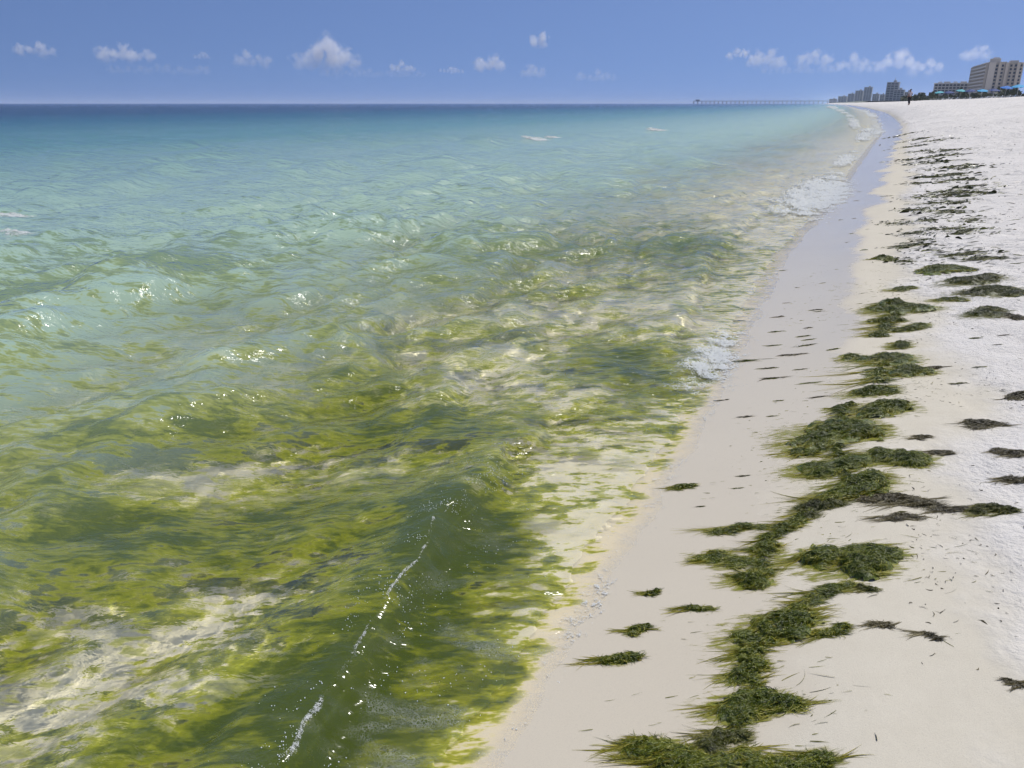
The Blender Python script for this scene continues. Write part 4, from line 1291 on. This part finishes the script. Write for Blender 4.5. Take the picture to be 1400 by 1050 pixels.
SKIN = plain('skin', (0.34, 0.20, 0.14), 0.55, 0.05, 3.0)
SHIRT = plain('pale_shirt', (0.62, 0.52, 0.52), 0.8, 0.05, 3.0)
PANTS = plain('dark_shorts', (0.03, 0.028, 0.035), 0.8, 0.1, 3.0)
HAIR = plain('dark_hair', (0.02, 0.015, 0.012), 0.6, 0.1, 3.0)
wx_, wy_ = azd(25.86, 106)
wz_ = float(sand_z(np.array(wx_), np.array(wy_), False))
walker = empty('person', (wx_, wy_, wz_), R(200), label='person in a pale top and dark trousers standing on the far sand', category='person')
body_p = [(0, 0, .95), (0, .01, 1.15), (0, .02, 1.38), (0, .01, 1.50), (0, -.02, 1.58), (0, -.03, 1.68), (0, -.02, 1.76),
          (-.19, .02, 1.42), (-.25, -.02, 1.16), (-.16, -.22, 1.10), (-.10, -.29, 1.13), (.19, .02, 1.42), (.26, .0, 1.15), (.22, -.12, .92), (.21, -.16, .84),
          (-.10, 0, .88), (-.11, -.04, .50), (-.11, .02, .09), (-.11, -.14, .04), (.10, 0, .88), (.12, .05, .50), (.12, .14, .10), (.12, 0, .04)]
body_e = [(0, 1), (1, 2), (2, 3), (3, 4), (4, 5), (5, 6), (2, 7), (7, 8), (8, 9), (9, 10), (2, 11), (11, 12), (12, 13), (13, 14), (0, 15), (15, 16), (16, 17), (17, 18), (0, 19), (19, 20), (20, 21), (21, 22)]
body_r = [(.16, .12), (.14, .11), (.16, .11), .065, .075, .10, .07, .06, .045, .04, .035, .06, .045, .04, .035, .09, .06, .042, .035, .09, .06, .042, .035]
skinned('body', body_p, body_e, body_r, SKIN, walker)
skinned('shirt', [(0, .01, .96), (0, .01, 1.15), (0, .02, 1.40), (-.20, .02, 1.41), (-.24, -.005, 1.25), (.20, .02, 1.41), (.245, 0, 1.25)], [(0, 1), (1, 2), (2, 3), (3, 4), (2, 5), (5, 6)], [(.19, .15), (.17, .14), (.18, .135), .085, .07, .085, .07], SHIRT, walker)
skinned('trousers', [(0, 0, .98), (-.10, 0, .86), (-.11, -.04, .50), (-.11, .01, .16), (.10, 0, .86), (.12, .05, .50), (.12, .12, .16)], [(0, 1), (1, 2), (2, 3), (0, 4), (4, 5), (5, 6)], [(.18, .14), .12, .085, .075, .12, .085, .075], PANTS, walker)
skinned('hair', [(0, .0, 1.74), (0, .05, 1.70), (0, .06, 1.60)], [(0, 1), (1, 2)], [(.10, .11), .095, .05], HAIR, walker)

# ------------------------------------------------------------------ clouds: fair-weather cumulus far out over the sea
def cloud_material(seed, blobs, dens):
    m = NT('cloud_%d' % seed)
    tc = m.n('TexCoord')
    P = tc.outputs['Object']
    nz = m.n('TexNoise', {'Vector': m.n('VectorMath', {0: P, 1: (seed * 3.1, 0, 0)}, operation='ADD').outputs[0], 'Scale': 1.9, 'Detail': 7.0, 'Roughness': 0.68}).outputs[0]
    best = None
    for bx, bz, br in blobs:
        dv = m.n('VectorMath', {0: P, 1: (bx, 0.0, bz)}, operation='SUBTRACT').outputs[0]
        ln = m.n('VectorMath', {0: dv}, operation='LENGTH').outputs['Value']
        v = m.math('SUBTRACT', 1.0, m.math('DIVIDE', ln, br))
        best = v if best is None else m.math('MAXIMUM', best, v)
    q = m.math('ADD', best, m.math('MULTIPLY', m.math('SUBTRACT', nz, 0.55), 2.9))
    sep = m.n('SeparateXYZ', {0: P})
    d = m.math('MULTIPLY', m.math('MULTIPLY', m.rng(q, 0.0, 0.5), dens), m.rng(sep.outputs[2], -1.0, 0.35, 0.10, 1.0))
    return m.done(None, m.n('VolumePrincipled', {'Color': (0.98, 0.98, 1.0), 'Density': d, 'Anisotropy': 0.2}))


CLOUDS = [  # azimuth, elevation of the middle, width and height in degrees, thickness, label
    (-29.67, 3.08, 2.49, 1.20, 0.60, 'small flat cloud farthest left, near the edge'),
    (-24.80, 3.01, 3.92, 1.51, 0.80, 'two-humped cloud second from the left'),
    (-20.43, 2.89, 1.15, 0.78, 0.30, 'faint puff right of the two-humped cloud'),
    (-17.30, 2.77, 2.75, 1.50, 0.40, 'faint cloud left of the biggest cloud'),
    (-12.44, 3.2, 5.2, 2.7, 1.30, 'biggest and brightest cloud with towering top'),
    (-7.52, 2.37, 2.08, 1.02, 0.50, 'low cloud just right of the biggest cloud'),
    (-4.18, 2.15, 2.31, 0.75, 0.35, 'thin low cloud strip over the horizon, left of the rounded puff'),
    (-1.51, 2.57, 2.21, 1.49, 0.70, 'rounded white puff left of the lone high puff'),
    (1.95, 4.00, 1.20, 1.45, 0.70, 'lone small puff floating higher than the rest'),
    (1.41, 2.11, 1.82, 1.31, 0.30, 'faint cloud below the lone high puff'),
    (5.80, 1.82, 3.51, 1.12, 0.20, 'faintest cloud strip above the middle of the pier gap'),
    (-23.0, 2.05, 7.5, 0.95, 0.12, 'faint low cloud veil under the two-humped cloud'),
    (-9.5, 1.95, 9.0, 0.9, 0.10, 'faint low cloud veil under the biggest cloud'),
    (20.5, 2.1, 9.5, 1.1, 0.13, 'faint low cloud veil under the right hand bank'),
    (15.14, 3.11, 1.59, 0.98, 0.60, 'small bright puff at the left end of the right hand bank'),
    (16.89, 2.77, 3.22, 1.68, 0.55, 'bright cloud of the right hand bank beside the small puff'),
    (19.87, 2.73, 2.67, 1.48, 0.40, 'pale cloud in the middle of the right hand bank'),
    (22.26, 2.51, 2.16, 1.46, 0.35, 'pale cloud above the far skyline'),
    (24.62, 2.55, 3.08, 1.86, 0.50, 'broad cloud above the single dark tower'),
    (26.45, 2.10, 2.43, 1.51, 0.30, 'faint cloud left of the tall hotel'),
    (29.10, 2.86, 1.76, 1.29, 0.35, 'faint cloud just above the tall hotel'),
]

CD = 11000.0
for i, (a_, e_, w_, h_, dn, lab) in enumerate(CLOUDS):
    cr_ = random.Random(100 + i)
    W = CD * R(w_); Hc = CD * R(h_)
    asp = W / Hc
    nb = max(3, int(asp * 2.2) + 1)
    blobs = []
    for k in range(nb):
        f = (k + 0.5) / nb * 2 - 1
        blobs.append((f * asp * 0.78 + cr_.uniform(-.1, .1), -0.45 + cr_.uniform(0, 0.45), cr_.uniform(0.45, 0.85)))
    blobs.append((cr_.uniform(-.25, .35) * asp, 0.25, 0.62))
    if i == 4:
        blobs = [(-1.45, -.55, .5), (-.95, -.4, .55), (-.45, -.1, .65), (0.02, .3, .62), (.35, .1, .6), (.8, -.2, .6), (1.3, -.5, .5), (.2, -.45, .8)]
    # domain: a rounded box, unit = half the cloud's height
    bm = bmesh.new()
    bmesh.ops.create_icosphere(bm, subdivisions=3, radius=1.0)
    for v in bm.verts:
        v.co.x *= asp * 1.35; v.co.y *= 1.25; v.co.z *= 1.35
    me = bpy.data.meshes.new('cloud'); bm.to_mesh(me); bm.free()
    x, y = azd(a_, CD)
    o = link('cloud', me, cloud_material(i, blobs, dn * 4.0 / Hc), None, label=lab, category='cloud', group='small clouds low over the horizon')
    o.location = (x, y, CAM_H + CD * math.tan(R(e_)))
    o.rotation_euler = (0, 0, -R(a_))
    o.scale = (Hc / 2,) * 3
scene.cycles.volume_bounces = 3
scene.cycles.volume_step_rate = 2.0
scene.cycles.volume_max_steps = 128

# ------------------------------------------------------------------ the hazy summer air
m = NT('haze')
HAZE = m.done(None, m.n('VolumePrincipled', {'Color': (0.66, 0.78, 1.0), 'Density': 0.0001, 'Anisotropy': 0.15}))
link('haze', boxes('haze', [(0, 0, 23.0, 64000, 64000, 66.0)]), HAZE, None, kind='stuff', label='pale summer haze over sea and beach')
